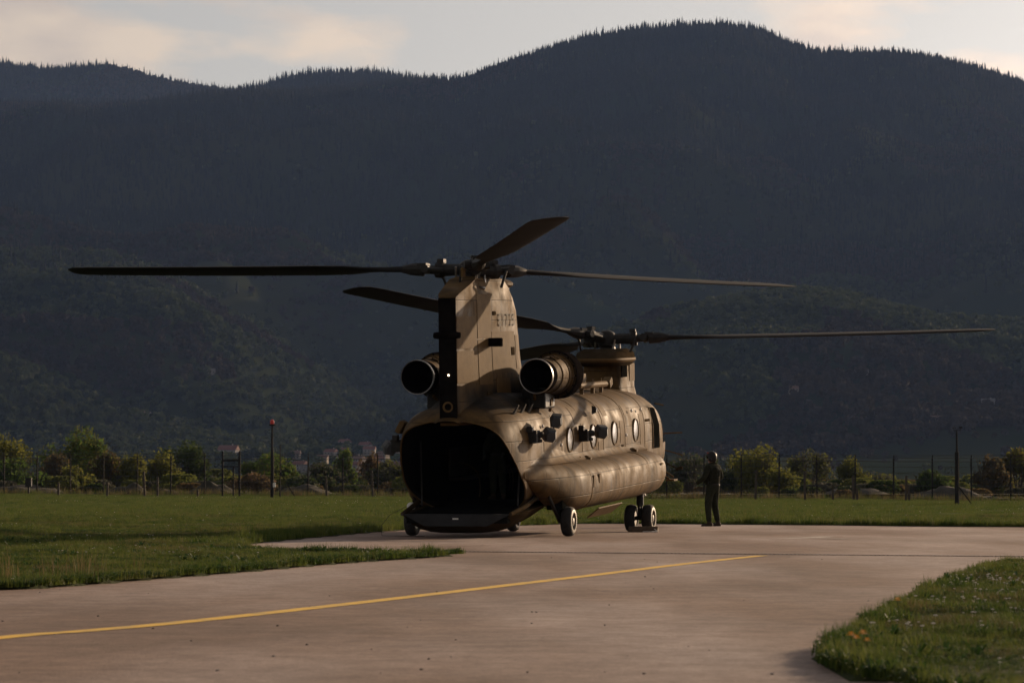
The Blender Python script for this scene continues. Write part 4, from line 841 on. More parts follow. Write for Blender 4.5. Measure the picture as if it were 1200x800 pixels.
def person(loc, rz, label, pose, scale=1.0):
    """stands facing +Y in its own frame; x is its right side"""
    t = empty('person', loc, rz, label, 'person'); t.scale = (scale,) * 3
    J = pose
    V = [(0, .0, .96), (0, -.01, 1.10), (0, 0, 1.25), (0, .01, 1.40), (0, .0, 1.50), (0, .02, 1.57)]; E = [(0,1),(1,2),(2,3),(3,4),(4,5)]
    Rr = [(.175, .14), (.17, .13), (.19, .14), (.185, .135), (.08, .075), (.06, .06)]
    for sgn, nm in ((1, 'R'), (-1, 'L')):
        i0 = len(V); V += [(sgn * .10, 0, .90), J['knee' + nm], J['calf' + nm], J['ank' + nm]]; Rr += [(.118, .12), (.088, .09), (.082, .086), (.066, .068)]; E += [(0, i0), (i0, i0+1), (i0+1, i0+2), (i0+2, i0+3)]
        i1 = len(V); V += [(sgn * .19, -.005, 1.43), J['elb' + nm], J['wri' + nm]]; Rr += [(.088, .085), (.066, .066), (.048, .048)]; E += [(3, i1), (i1, i1+1), (i1+1, i1+2)]
    skin_mesh('body', V, E, Rr, M['suit'], t, 2)
    # vest over the torso with pouches
    vr = []
    for z, a, d in ((1.02, .19, .15), (1.12, .195, .155), (1.28, .205, .165), (1.38, .20, .158), (1.45, .14, .11)): vr.append([(a * math.cos(q) * 1.04, d * math.sin(q) * 1.06, z) for q in [2 * PI * k / 20 for k in range(20)]])
    vst = MB().loft(vr, False, False).build('vest', M['vest'], t, smooth=True)
    for x, y, z, w_, h_ in ((-.09, .155, 1.12, .09, .13), (.04, .158, 1.12, .10, .14), (.1, .15, 1.3, .07, .1), (-.08, .155, 1.3, .08, .09), (0, -.155, 1.3, .14, .16), (.19, .02, 1.08, .05, .14), (-.19, .02, 1.08, .05, .14)): MB().box((x, y, z), (w_, .05 if abs(x) < .18 else .10, h_)).build('pouch', M['vest'], vst, bevel=.012)
    MB().lathe([(1.0, .168), (.99, .175), (1.03, .175), (1.035, .166)], (0, -.005, 0), 'Z', 24, False, False).build('belt', M['black'], t, smooth=True)
    # legs: thigh pocket; boots
    for nm in 'RL':
        k = Vector(J['ank' + nm]); toe = Vector(J['toe' + nm]); d = (toe - k); d.z = 0; L_ = d.length; d.normalize()
        ang = math.atan2(d.y, d.x); rot = Matrix.Rotation(ang, 3, 'Z'); rr_ = []
        for u, w_, h_ in ((-.09, .030, .06), (-.065, .042, .10), (0, .045, .11), (.08, .046, .075), (.15, .048, .055), (.19, .036, .04), (.205, .015, .02)):
            rr_.append([Vector((k.x, k.y, 0)) + rot @ Vector((u, w_ * math.cos(q), h_ * .5 + h_ * .5 * math.sin(q))) for q in [2 * PI * j / 12 for j in range(12)]])
        MB().loft(rr_).tube([(k.x, k.y, .07), (k.x, k.y, k.z + .03)], [.052, .060], 12).build('boot', M['boot'], t, smooth=True, sharp=60)
    # head
    hd = Vector((0, .03, 1.665)); ha = J.get('headyaw', 0); rot = Matrix.Rotation(ha, 3, 'Z')
    hr = []
    for z, a, f_, bk in ((-.135, .035, .055, .03), (-.115, .055, .085, .05), (-.075, .065, .095, .075), (-.03, .072, .098, .09), (.02, .077, .10, .10), (.07, .073, .092, .10), (.105, .05, .06, .07), (.125, .015, .02, .02)):
        hr.append([hd + rot @ Vector((a * math.cos(q), (f_ if math.sin(q) > 0 else bk) * math.sin(q), z)) for q in [2 * PI * k / 20 for k in range(20)]])
    he = MB().loft(hr).build('head', M['skin'], t, smooth=True, sharp=80)
    MB().loft([[hd + rot @ Vector(p) for p in r_] for r_ in ([(-.008,.092,.01),(.008,.092,.01),(.004,.09,.012),(-.004,.09,.012)], [(-.017,.094,-.03),(.017,.094,-.03),(.01,.122,-.028),(-.01,.122,-.028)], [(-.012,.094,-.04),(.012,.094,-.04),(.006,.1,-.04),(-.006,.1,-.04)])]).build('nose', M['skin'], he, smooth=True)
    MB().box(hd + rot @ Vector((0, .095, -.068)), (.045, .006, .009), rot).build('mouth', M['redtape'], he)
    for s in (-1, 1): MB().ellipsoid(hd + rot @ Vector((s * .03, .092, .012)), (.012, .008, .008), 8, 5).build('eye', M['black'], he); MB().ellipsoid(hd + rot @ Vector((s * .078, 0, -.01)), (.012, .022, .035), 8, 5).build('ear', M['skin'], he)
    mr = []
    for z, a, f_, bk in ((-.10, .092, -.01, .10), (-.06, .108, .03, .118), (-.01, .118, .075, .128), (.04, .122, .12, .132), (.09, .112, .118, .122), (.135, .082, .088, .09), (.16, .04, .045, .045), (.166, .01, .01, .01)):
        mr.append([hd + rot @ Vector((1.08 * a * math.cos(q), (f_ if math.sin(q) > 0 else bk) * math.sin(q), z)) for q in [2 * PI * k / 24 for k in range(24)]])
    hm = MB().loft(mr).build('helmet', M['helmet'], t, smooth=True)
    for s in (-1, 1): MB().ellipsoid(hd + rot @ Vector((s * .115, -.005, -.025)), (.03, .05, .062), 12, 7).build('ear_cup', M['helmet'], hm, smooth=True)
    MB().loft([[hd + rot @ Vector((.118 * math.cos(q) * k1, .128 * math.sin(q) * k1, zz)) for q in np.linspace(.25, PI - .25, 12)] for zz, k1 in ((-.02, .98), (.02, 1.05), (.07, 1.04))], False, False, False).build('visor', M['visor'], hm, smooth=True)
    MB().box(hd + rot @ Vector((-.08, .06, .12)), (.04, .05, .02), rot).build('tape_patch', M['redtape'], hm)
    MB().tube([hd + rot @ Vector(p) for p in ((-.11, .03, -.06), (-.09, .10, -.08), (-.02, .12, -.075))], .006, 6).build('microphone_boom', M['black'], hm)
    for nm, sgn in (('R', 1), ('L', -1)):
        e = Vector(J['elb' + nm]); w_ = Vector(J['wri' + nm]); ha_ = bpy.data.objects.new('hand', None); C.objects.link(ha_); ha_.parent = t
        hand(ha_, w_, (w_ - e), J.get('thumb' + nm, (0, .3, 1)), J.get('down' + nm, (0, 0, -1)), M['glove'], J.get('curl' + nm, .6))
    return t
poseA = dict(kneeR=(.13, .05, .50), calfR=(.15, .02, .36), ankR=(.17, -.02, .09), toeR=(.22, .2, 0), kneeL=(-.14, .04, .50), calfL=(-.16, .0, .35), ankL=(-.19, -.04, .09), toeL=(-.28, .15, 0),
             elbR=(.33, -.02, 1.18), wriR=(.26, .24, 1.06), elbL=(-.30, .02, 1.17), wriL=(-.27, .30, 1.04), thumbR=(-.2, .1, 1), thumbL=(.3, .3, 1), curlR=.7, curlL=.8, headyaw=.25)
poseB = dict(kneeR=(.11, .03, .50), calfR=(.11, 0, .35), ankR=(.12, -.04, .09), toeR=(.18, .18, 0), kneeL=(-.11, .03, .50), calfL=(-.11, 0, .35), ankL=(-.12, -.04, .09), toeL=(-.18, .18, 0),
             elbR=(.30, -.04, 1.16), wriR=(.27, .14, .98), elbL=(-.30, -.04, 1.16), wriL=(-.2, .2, 1.02), headyaw=-.1)
pd_ = 87.5
person((wx(835, pd_), pd_, .0), R(48), 'aircrew person in dark flight suit and helmet standing on the pad beyond the nose', poseA, 1.05)
ip = h2w(.1, .25); ip.z = bw((0, .25, .755)).z + .005
person(ip, R(180) - PSI, 'aircrew person in helmet standing in the dark cargo doorway above the ramp', poseB, .93)

# ------------------------------------------------------------------ fence, masts and posts
M['post'] = mat('fence_post', (.018, .017, .015), .8, 0, (.03, .027, .024), 3, spec=.1)
M['wire'] = mat('fence_wire', (.045, .043, .040), .7)
fn = empty('fence', (0, 226.5, 0), 0, 'tall dark wire fence with many posts across the whole field edge', 'fence')
FS = -.31; pts = []
for i in range(-22, 23):
    X = i * 2.39 + .55; Y = 226.5 + FS * X; pts.append((X, Y, gz1(X, Y)))
pm = None
for (X, Y, zz) in pts:
    if pm is None:
        b = MB().box((0, 0, 1.3), (.095, .095, 2.75)).tube([(0, 0, 2.62), (0, -.22, 2.92)], .03, 5); pm = b.build('post', M['post'], fn); o = pm
    else: o = pm.copy(); C.objects.link(o)
    o.location = (X, Y - 226.5, zz); o.rotation_euler.y = random.uniform(-.012, .012)
for hgt in (.15, .55, .95, 1.35, 1.75, 2.15, 2.5, 2.72, 2.88):
    MB().tube([(x, y - 226.5 - (.0 if hgt < 2.6 else (hgt - 2.6) * .7) - .05, z + hgt - .0) for x, y, z in pts], .014 if hgt not in (.15, 2.5) else .02, 4).build('wire', M['wire'], fn)
b = MB()
for i in range(len(pts) - 1):
    for k in range(1, 20):
        t = k / 20; x = pts[i][0] * (1 - t) + pts[i + 1][0] * t; y = pts[i][1] * (1 - t) + pts[i + 1][1] * t - 226.5 - .04; z = pts[i][2] * (1 - t) + pts[i + 1][2] * t
        b.f.append(tuple(len(b.v) + q for q in range(4))); b.v += [(x - .004, y, z + .1), (x + .004, y, z + .1), (x + .004, y, z + 2.5), (x - .004, y, z + 2.5)]
tag(b.build('wire_mesh', M['wire'], fn, recalc=False), kind='stuff')
def gbase(px, d): x = wx(px, d); return (x, d, gz1(x, d))
t = empty('beacon_mast', gbase(319, 204), 0, 'dark pole with a red obstruction lamp on top left of the helicopter', 'mast')
MB().tube([(0, 0, -.1), (0, 0, 2.9), (0, 0, 2.95), (0, 0, 4.35)], [.10, .09, .065, .055], 10).build('pole', M['post'], t, smooth=True)
MB().lathe([(4.33, .05), (4.36, .20), (4.42, .20), (4.45, .08)], (0, 0, 0), 'Z', 14).build('lamp_tray', M['post'], t)
MB().lathe([(4.45, .11), (4.55, .13), (4.66, .11), (4.72, .04)], (0, 0, 0), 'Z', 14).build('lamp', mat('red_lamp_glass', (.35, .02, .015), .3, emit=((1, .05, .03), .04)), t, smooth=True)
MB().box((.14, -.08, .82), (.16, .1, .26)).build('junction_box', M['whitebit'], t)
t = empty('thin_mast', gbase(328.5, 214), 0, 'thin dark pole just right of the red lamp mast', 'mast')
MB().tube([(0, 0, -.1), (0, 0, 3.35)], [.05, .03], 8).build('pole', M['post'], t); MB().tube([(0, 0, 1.6), (.9, .2, .1)], .03, 6).build('stay', M['post'], t)
t = empty('wind_mast', gbase(1121, 166), 0, 'dark pole carrying wind instruments at the right of the field', 'mast')
MB().tube([(0, 0, -.1), (0, 0, 2.55), (0, 0, 2.6), (0, 0, 3.55)], [.115, .10, .055, .045], 10).build('pole', M['post'], t, smooth=True)
MB().tube([(-.14, 0, 3.62), (.18, 0, 3.62)], .018, 6).tube([(0, 0, 3.5), (0, 0, 3.64)], .03, 6).build('crossarm', M['post'], t)
b = MB().tube([(-.14, 0, 3.62), (-.14, 0, 3.74)], .014, 6)
for k in range(3): a = 2.1 * k; b.ellipsoid((-.14 + .07 * math.cos(a), .07 * math.sin(a), 3.74), (.035, .035, .035), 6, 4)
b.build('cup_anemometer', M['post'], t); MB().tube([(.18, 0, 3.62), (.18, 0, 3.74)], .014, 6).box((.20, 0, 3.76), (.16, .01, .08)).build('wind_vane', M['post'], t)
MB().tube([(.08, 0, .9), (.75, .1, 0)], .03, 6).build('stay', M['post'], t)
t = empty('gate_frame', gbase(271, 222), 0, 'dark goal-like frame of two posts and crossbars in the fence', 'frame')
for s in (-1, 1): MB().box((s * .55, 0, 1.45), (.12, .12, 3.0)).build('post', M['post'], t)
MB().box((0, 0, 2.35), (1.0, .1, .14)).build('crossbar', M['post'], t); MB().box((0, 0, 1.95), (1.0, .1, .08)).build('crossbar', M['post'], t); MB().box((.15, 0, 1.0), (.09, .09, 2.0)).build('inner_post', M['post'], t)
M['oldwood'] = mat('old_wood', (.045, .035, .026), .9, 0, (.07, .055, .04), 4)
wp = [(69,577,561,'short square wooden post left of the dark box'),(126,579,562,'short wooden post in front of the round willow bush'),(170,581,551,'slim leaning wooden post left of the brown post pair'),(185,581,558,'stout wooden post right of the slim one'),(232,582,573,'lowest wooden stub near the gate frame'),(383,584,561,'wooden post with white cap near the middle of the field edge'),(437,584,553,'tall reddish wooden post near the helicopter tail'),(1061,591,561,'slim wooden post on the right field edge'),(1065,591,572,'dark wooden stub beside the slim right post'),(1000,590,560,'slim wooden post under the small right bush'),(1004,590,574,'short thick stub under the small right bush'),(885,590,554,'pale slim wooden post left of the yellow bush'),(976,588,573,'thin short wooden stub in the middle right fence'),(943,589,556,'thick wooden post beside a fence post')]
for i, (px, yb, yt, lb) in enumerate(wp):
    d = 221 if px < 600 else 207; x, y, z = gbase(px, d); h = (yb - yt) * d / F; t = MB().box((0, 0, h / 2), (.13, .12, h), None).build('wooden_post', M['oldwood']); t.location = (x, y, z); t.rotation_euler.y = random.uniform(-.05, .05); tag(t, lb, 'post')
x, y, z = gbase(34, 232); t = MB().box((0, 0, .85), (.42, .4, .55)).box((0, 0, 1.14), (.48, .46, .05)).box((0, 0, .3), (.12, .12, .7)).build('dark_box', M['black'], bevel=.03); t.location = (x, y, z); tag(t, 'dark square cabinet beyond the fence at the far left', 'cabinet')

# ------------------------------------------------------------------ shrubs and trees behind the fence
LM = {}
def leafmat(k, a, c): LM[k] = mat('leaves_' + k, a, .8, 0, c, .9, spec=.15, trans=.5)
leafmat('olive', (.085, .100, .026), (.12, .13, .034)); leafmat('yellow', (.18, .175, .036), (.12, .125, .030)); leafmat('green', (.065, .115, .026), (.10, .15, .035))
leafmat('dark', (.035, .055, .018), (.05, .07, .024)); leafmat('brown', (.13, .09, .04), (.09, .07, .035)); leafmat('pink', (.24, .15, .10), (.14, .11, .07)); leafmat('grey', (.085, .085, .058), (.06, .065, .042))
M['bark'] = mat('bark', (.05, .04, .03), .95, 0, (.08, .065, .05), 5)
def shrub(kind, px, py_top, py_base, wpx, d, key, key2, label, cat, leaves=3600, lobes=9, twig=14, spiky=0.0, trunk=.1, seed=0, group='shrubs and trees beyond the fence'):
    rr = np.random.default_rng(seed + 100); w_ = 1.4 * wpx * d / F / 2; x0 = wx(px, d); z0 = gz1(x0, d) - .05; h = (py_base - py_top) * d / F
    t = empty(kind, (x0, d, z0), 0, label, cat, group)
    # stems
    b = MB()
    for i in range(twig):
        a = rr.uniform(0, 2 * PI); q = rr.uniform(.15, .85); zt = h * rr.uniform(.6, 1.0) * (1 - .35 * q * q)
        m1 = Vector((math.cos(a) * w_ * q * .35, math.sin(a) * w_ * q * .35, zt * .4)); tip = Vector((math.cos(a) * w_ * q, math.sin(a) * w_ * q, zt))
        b.tube([(rr.uniform(-.1, .1), rr.uniform(-.1, .1), -.1), m1, tip], [trunk * .8, trunk * .45, .015], 5)
        for j in range(4):
            c = m1.lerp(tip, rr.uniform(.2, .9)); b.tube([c, c + Vector((rr.normal(0, .35), rr.normal(0, .35), rr.uniform(.2, .7))) * w_ * .35], [.025, .008], 4, False)
    b.build('trunk', M['bark'], t, recalc=False)
    # crown: lobes with gaps
    cs = []
    for i in range(lobes):
        a = rr.uniform(0, 2 * PI); q = math.sqrt(rr.random()) * .72; cs.append((math.cos(a) * w_ * q, math.sin(a) * w_ * q, h * rr.uniform(.32, .80) * (1 - .25 * q), rr.uniform(.24, .46)))
    cs.append((0, 0, h * .72, .42))
    for key_, frac in ((key, .62), (key2, .38)):
        nl = int(leaves * frac); k = rr.integers(0, len(cs), nl); cc_ = np.array(cs)[k]
        u = rr.normal(size=(nl, 3)); u /= np.linalg.norm(u, axis=1)[:, None]; rad = (rr.random(nl) ** .45)[:, None]
        P = cc_[:, :3] + u * rad * cc_[:, 3:4] * np.array([w_, w_, h * .62])
        if spiky: P[:, 2] += (rr.random(nl) ** 6) * h * spiky
        P[:, 2] = np.clip(P[:, 2], .08, None); s = rr.uniform(.05, .13, nl)[:, None]
        d1 = rr.normal(size=(nl, 3)); d1 /= np.linalg.norm(d1, axis=1)[:, None]; d2 = np.cross(d1, rr.normal(size=(nl, 3))); d2 /= np.linalg.norm(d2, axis=1)[:, None]
        V = np.stack([P + d1 * s * 1.5, P + d2 * s * .8, P - d1 * s * 1.5, P - d2 * s * .8], 1).reshape(-1, 3); Fq = np.arange(nl * 4).reshape(-1, 4)
        npmesh('crown', V, Fq, LM[key_], t)
SH = [('shrub',2,505,580,64,262,'yellow','olive','yellow green bush cut by the left edge of the view','bush',{}),
 ('shrub',18,535,582,70,250,'green','dark','low green bush in front of the leftmost yellow bush','bush',{}),
 ('willow_tree',97,497,580,74,270,'olive','green','tall rounded olive willow tree left, largest in the row','tree',dict(leaves=6500,lobes=12)),
 ('shrub',128,526,580,40,262,'brown','olive','brownish shrub leaning on the right of the tall willow','bush',{}),
 ('shrub',70,530,580,40,258,'brown','grey','reddish brown shrub at the left foot of the tall willow','bush',{}),
 ('shrub',88,544,580,34,250,'yellow','olive','small yellowish shrub before the foot of the willow','bush',dict(leaves=1800)),
 ('shrub',162,532,580,38,258,'yellow','olive','spiky yellow green shrub, left of a pair','bush',dict(spiky=.18)),
 ('shrub',192,530,580,48,264,'yellow','olive','spiky yellow green shrub, right of a pair','bush',dict(spiky=.2)),
 ('tree',221,513,578,50,285,'dark','dark','dark green rounded tree between yellow shrub and gate frame','tree',{}),
 ('tree',318,526,578,58,275,'green','olive','fresh green rounded tree behind the red lamp mast','tree',{}),
 ('shrub',300,552,580,50,252,'brown','pink','dry straw brown brush left of the red lamp mast','bush',dict(spiky=.15,leaves=2200)),
 ('tree',405,523,578,30,300,'green','olive','small upright green tree before the village','tree',dict(leaves=2200,lobes=6)),
 ('tree',437,528,580,26,290,'pink','brown','small pinkish brown tree near the helicopter tail','tree',dict(leaves=1500,lobes=6)),
 ('shrub',376,540,580,50,280,'grey','dark','dull grey green shrub before the village','bush',{}),
 ('shrub',456,538,580,50,285,'grey','olive','grey olive shrub next to the helicopter tail','bush',{}),
 ('tree',808,528,582,62,270,'grey','dark','sparse nearly leafless tree between nose and standing person','tree',dict(leaves=1500,twig=26)),
 ('tree',893,523,586,68,262,'yellow','olive','broad yellow green bushy tree right of the standing person','tree',dict(leaves=6000,lobes=12,spiky=.08)),
 ('shrub',862,538,586,40,270,'dark','olive','dark shrub at the left of the yellow green bushy tree','bush',{}),
 ('tree',947,528,586,48,300,'grey','olive','hazy grey green tree right of the yellow tree','tree',dict(leaves=2600,twig=20)),
 ('tree',996,537,588,34,275,'olive','yellow','small olive tree in the middle of the right fence','tree',dict(leaves=2300)),
 ('shrub',1090,551,586,46,262,'dark','green','low round dark bush left of the wind mast','bush',{}),
 ('shrub',1022,556,586,50,300,'grey','olive','low grey scrub bush behind the right fence','bush',dict(leaves=1800)),
 ('tree',1158,534,588,40,262,'brown','grey','rusty brown tree right of the wind mast','tree',dict(twig=22,leaves=2600)),
 ('tree',1192,526,588,54,266,'yellow','brown','yellow green tree cut by the right edge of the view','tree',dict(leaves=4500))]
for i, (kd, px, yt, yb, wp_, d, k1, k2, lb, ct, kw) in enumerate(SH): shrub(kd, px, yt, yb, wp_, d, k1, k2, lb, ct, seed=i, **kw)
# continuous low scrub and far hedge: one mass nobody could count
scr = [broad(1.6, 1.5, LM['dark'], 31, 420, .35), broad(1.3, 1.5, LM['grey'], 32, 420, .35), broad(1.8, 1.5, LM['olive'], 33, 420, .35), broad(1.2, 1.4, LM['brown'], 34, 380, .35)]
n = 1500; ds = rng.uniform(240, 420, n); pxs = rng.uniform(-150, 1350, n); xx = wx(pxs, ds); dn = nfield(xx, ds, 14, 40, 3); kp = dn > .42; xx, ds = xx[kp], ds[kp]
sx_, sy_, s_ = list(xx), list(ds), list(rng.uniform(.35, .9, len(xx)))
n2_ = 700; ds2 = rng.uniform(420, 640, n2_); xx2 = wx(rng.uniform(-150, 1350, n2_), ds2); sx_ += list(xx2); sy_ += list(ds2); s_ += list(rng.uniform(.5, 1.5, n2_))
sx_ = np.array(sx_); sy_ = np.array(sy_)
scatter('scrub', np.stack([sx_, sy_, gz(sx_, sy_) - .1], 1), s_, rng.uniform(0, 6.3, len(sx_)), scr)
# earth mounds
M['earth'] = mat('mound_earth', (.020, .020, .010), .95, 0, (.034, .028, .018), 1.2, bump=.5)
M['rubble'] = mat('mound_rubble', (.050, .042, .032), .95, 0, (.032, .030, .020), 1.5, bump=.6)
for i, (px, d, wd, h, mk, lb) in enumerate([(152,240,30,1.35,'earth','dark earth mound left of the spiky yellow shrubs'),(195,239,22,.9,'earth','small dark mound below the right spiky shrub'),(248,240,32,1.6,'earth','pointed dark earth mound left of the gate frame'),(355,240,44,1.3,'earth','broad brown grassy mound right of the red lamp mast'),(25,240,60,1.2,'earth','long dark earth bank at the far left'),(1000,250,60,1.3,'rubble','pale rubble mound behind the right fence'),(1112,246,50,1.5,'rubble','grey rubble mound left of the wind mast'),(1145,243,34,.8,'rubble','low rubble heap right of the wind mast'),(830,248,70,.7,'earth','low dark bank behind the standing person')]):
    x0 = wx(px, d); w_ = wd * d / F; b = MB(); nn = 18; K = []
    for j in range(nn + 1):
        for k in range(nn + 1):
            u, v = j / nn * 2 - 1, k / nn * 2 - 1; q = math.hypot(u, v); zz = h * .6 * max(0, math.cos(min(q, 1) * PI / 2)) ** .8 * (1 + .5 * mnoise.noise(Vector((u * 2, v * 2, i)))) - .12; b.v.append((u * w_, v * w_ * .7, zz + .1 * mnoise.noise(Vector((u * 7, v * 7, i + 3)))))
    for j in range(nn):
        for k in range(nn): q = j * (nn + 1) + k; b.f.append((q, q + nn + 1, q + nn + 2, q + 1))
    o = b.build('earth_mound', M[mk], smooth=True); o.location = (x0, d, gz1(x0, d)); tag(o, lb, 'mound')
# pale track and scattered pale stones beyond the fence
tr_ = MB(); pts2 = [(-60 + 6 * i, 238 - .02 * i, 0) for i in range(24)]
tag(ribbon('dirt_track', [(p[0], 246 + 3 * math.sin(p[0] * .05)) for p in pts2], 4.0, .28, M['rubble']), kind='structure')

# ------------------------------------------------------------------ grass
GM = [mat('grass_blade_a', (.036, .070, .012), .75, 0, (.110, .138, .026), 1.1, spec=.25, trans=.4, world=True, detail=4, lo=.4, hi=.6), mat('grass_blade_b', (.125, .142, .034), .75, 0, (.050, .084, .015), 1.6, spec=.2, trans=.4, world=True, lo=.42, hi=.6), mat('grass_blade_dry', (.20, .15, .07), .8, 0, (.10, .095, .035), 1, spec=.2, trans=.3, world=True), mat('clover_leaf', (.026, .062, .012), .6, 0, (.045, .085, .018), 1.3, spec=.3, trans=.3, world=True)]
def tuft(m, n, h, spread, wid, seed, curve=.5):
    r = random.Random(seed); b = MB()
    for i in range(n):
        a = r.uniform(0, 2 * PI); x = r.gauss(0, spread); y = r.gauss(0, spread); hh = h * r.uniform(.45, 1.15); ln = hh * r.uniform(.1, curve) ; w_ = wid * r.uniform(.7, 1.2); dx, dy = math.cos(a), math.sin(a); px, py = -dy * w_, dx * w_
        q = len(b.v); b.v += [(x - px, y - py, -.01), (x + px, y + py, -.01), (x + dx * ln * .4 + px * .7, y + dy * ln * .4 + py * .7, hh * .6), (x + dx * ln * .4 - px * .7, y + dy * ln * .4 - py * .7, hh * .6), (x + dx * ln, y + dy * ln, hh)]
        b.f += [(q, q + 1, q + 2, q + 3), (q + 3, q + 2, q + 4)]
    return proto(b, 'tuft_form', m)
def clover(m, n, spread, seed):
    r = random.Random(seed); b = MB()
    for i in range(n):
        x, y = r.gauss(0, spread), r.gauss(0, spread); z = r.uniform(.02, .07); s = r.uniform(.008, .016); a0 = r.uniform(0, 6)
        for k in range(3):
            a = a0 + k * 2.1; q = len(b.v); dx, dy = math.cos(a) * s, math.sin(a) * s
            b.v += [(x, y, z), (x + dx - dy * .6, y + dy + dx * .6, z + r.uniform(-.004, .01)), (x + dx * 1.9, y + dy * 1.9, z), (x + dx + dy * .6, y + dy - dx * .6, z + r.uniform(-.004, .01))]; b.f.append((q, q+1, q+2, q+3))
    return proto(b, 'clover_form', m)
def weed(m, n, h, wid, seed):
    r = random.Random(seed); b = MB()
    for i in range(n):
        a = r.uniform(0, 2 * PI); l = h * r.uniform(.6, 1.2); dx, dy = math.cos(a), math.sin(a); w_ = wid * r.uniform(.7, 1.2); q = len(b.v); up = r.uniform(.35, 1.0)
        P = [(0, 0, 0), (.35, 1, .55), (.75, .8, .95), (1.05, 0, .85)]
        for u, ww, z in P: b.v += [(dx * u * l * .8 - dy * ww * w_, dy * u * l * .8 + dx * ww * w_, z * l * up), (dx * u * l * .8 + dy * ww * w_, dy * u * l * .8 - dx * ww * w_, z * l * up + .003)]
        for k in range(3): b.f.append((q + 2*k, q + 2*k + 1, q + 2*k + 3, q + 2*k + 2))
    return proto(b, 'weed_form', m)
WD = [weed(GM[3], 9, .11, .014, 41), weed(GM[0], 7, .14, .011, 42), weed(GM[1], 8, .09, .012, 43)]
T_ = [tuft(GM[0], 16, .10, .035, .0052, 1), tuft(GM[1], 14, .12, .035, .0048, 2), tuft(GM[0], 18, .075, .04, .0052, 3, .9), tuft(GM[2], 7, .13, .03, .0022, 4, .6), clover(GM[3], 14, .045, 5), tuft(GM[1], 8, .19, .03, .0028, 6, .6)]
def plant(name, n, xr, yr, hs, protos_, wts, edge=False, nz_s=1.2):
    x = rng.uniform(xr[0], xr[1], n); y = rng.uniform(yr[0], yr[1], n); fr = np.abs(x) < y * .158 + 1.0; x, y = x[fr], y[fr]; k = is_grass(x, y); x, y = x[k], y[k]
    w1 = nfield(x, y, nz_s, 50, 3); idx = rng.choice(len(protos_), len(x), p=np.array(wts) / sum(wts))
    if len(protos_) == 6:      # dry patches, clover patches, rank clumps
        d1 = nfield(x, y, .9 * nz_s, 52, 3); d2 = nfield(x, y, .6 * nz_s, 53, 3); u = rng.random(len(x)); idx = np.where((d1 > .62) & (u < .45), 3, idx); idx = np.where((d2 > .60) & (u > .6), 4, idx)
    s = hs * (.60 + .95 * sstep(.3, .75, w1)) * rng.uniform(.8, 1.2, len(x))
    scatter(name, np.stack([x, y, gz(x, y) - .01], 1), s, rng.uniform(0, 6.3, len(x)), protos_, idx)
plant('verge_grass', 95000, (1.5, 9.2), (16.5, 50), .55, T_, [5, 4, 5, 1.6, 4, .5])
plant('strip_grass', 80000, (-11, 0), (34, 62), .55, T_, [5, 4, 4, 1.2, 2, .6])
plant('field_grass', 130000, (-17, 17), (58, 110), .7, T_, [5, 5, 5, 1.2, .5, .4], nz_s=2.5)
big = [tuft(GM[0], 22, .11, .22, .008, 11), tuft(GM[1], 22, .10, .22, .008, 12), tuft(GM[2], 10, .13, .2, .006, 13)]
plant('far_field_grass', 150000, (-40, 40), (105, 236), .8, big, [5, 5, 1.0], nz_s=7)
n = 9000; x = rng.uniform(-10, 9.2, n); y = rng.uniform(16.5, 62, n); k = is_grass(x, y) & (np.abs(x) < y * .16 + 1) & (nfield(x, y, 1.1, 88, 3) > .50); x, y = x[k], y[k]
scatter('broadleaf_weeds', np.stack([x, y, gz(x, y) - .01], 1), rng.uniform(.5, 1.15, len(x)), rng.uniform(0, 6.3, len(x)), WD)
# taller weeds along the pavement edges and the fence foot
def along(poly, n, yr, off, name, protos_, hs, xmax=.165):
    P = np.array(poly); sg = np.hypot(*(P[1:] - P[:-1]).T); mid = (P[1:] + P[:-1]) / 2; ok = (mid[:, 1] > yr[0]) & (mid[:, 1] < yr[1]) & (np.abs(mid[:, 0]) < mid[:, 1] * xmax + 1); w_ = sg * ok; k = rng.choice(len(sg), n, p=w_ / w_.sum()); t = rng.random(n)[:, None]
    Q = P[:-1][k] * (1 - t) + P[1:][k] * t + rng.normal(0, off, (n, 2)); ing = is_grass(Q[:, 0], Q[:, 1]); Q = Q[ing]; cl_ = nfield(Q[:, 0], Q[:, 1], .7, 77, 3)
    scatter(name, np.stack([Q[:, 0], Q[:, 1], gz(Q[:, 0], Q[:, 1]) - .01], 1), hs * (.3 + 1.5 * cl_), rng.uniform(0, 6.3, len(Q)), protos_)
along(field_poly, 9000, (33, 62), .14, 'edge_weeds', [T_[0], T_[1], T_[5], T_[4], WD[0], WD[1]], .72)
along(verge_poly, 6000, (16, 50), .10, 'verge_edge_weeds', [T_[0], T_[1], T_[5], T_[4], WD[0], WD[2]], .68)
along(field_poly, 6000, (62, 97), .35, 'pad_edge_weeds', [T_[0], T_[1], T_[5]], 1.1)
tallw = [tuft(GM[2], 12, .8, .12, .012, 21, .4), tuft(GM[1], 12, .55, .15, .012, 22, .5)]
fx = rng.uniform(-42, 42, 2200); fyy = 226.5 + FS * fx + rng.normal(0, 1.0, len(fx))
scatter('fence_foot_weeds', np.stack([fx, fyy, gz(fx, fyy) - .02], 1), rng.uniform(.35, .9, len(fx)), rng.uniform(0, 6.3, len(fx)), tallw)
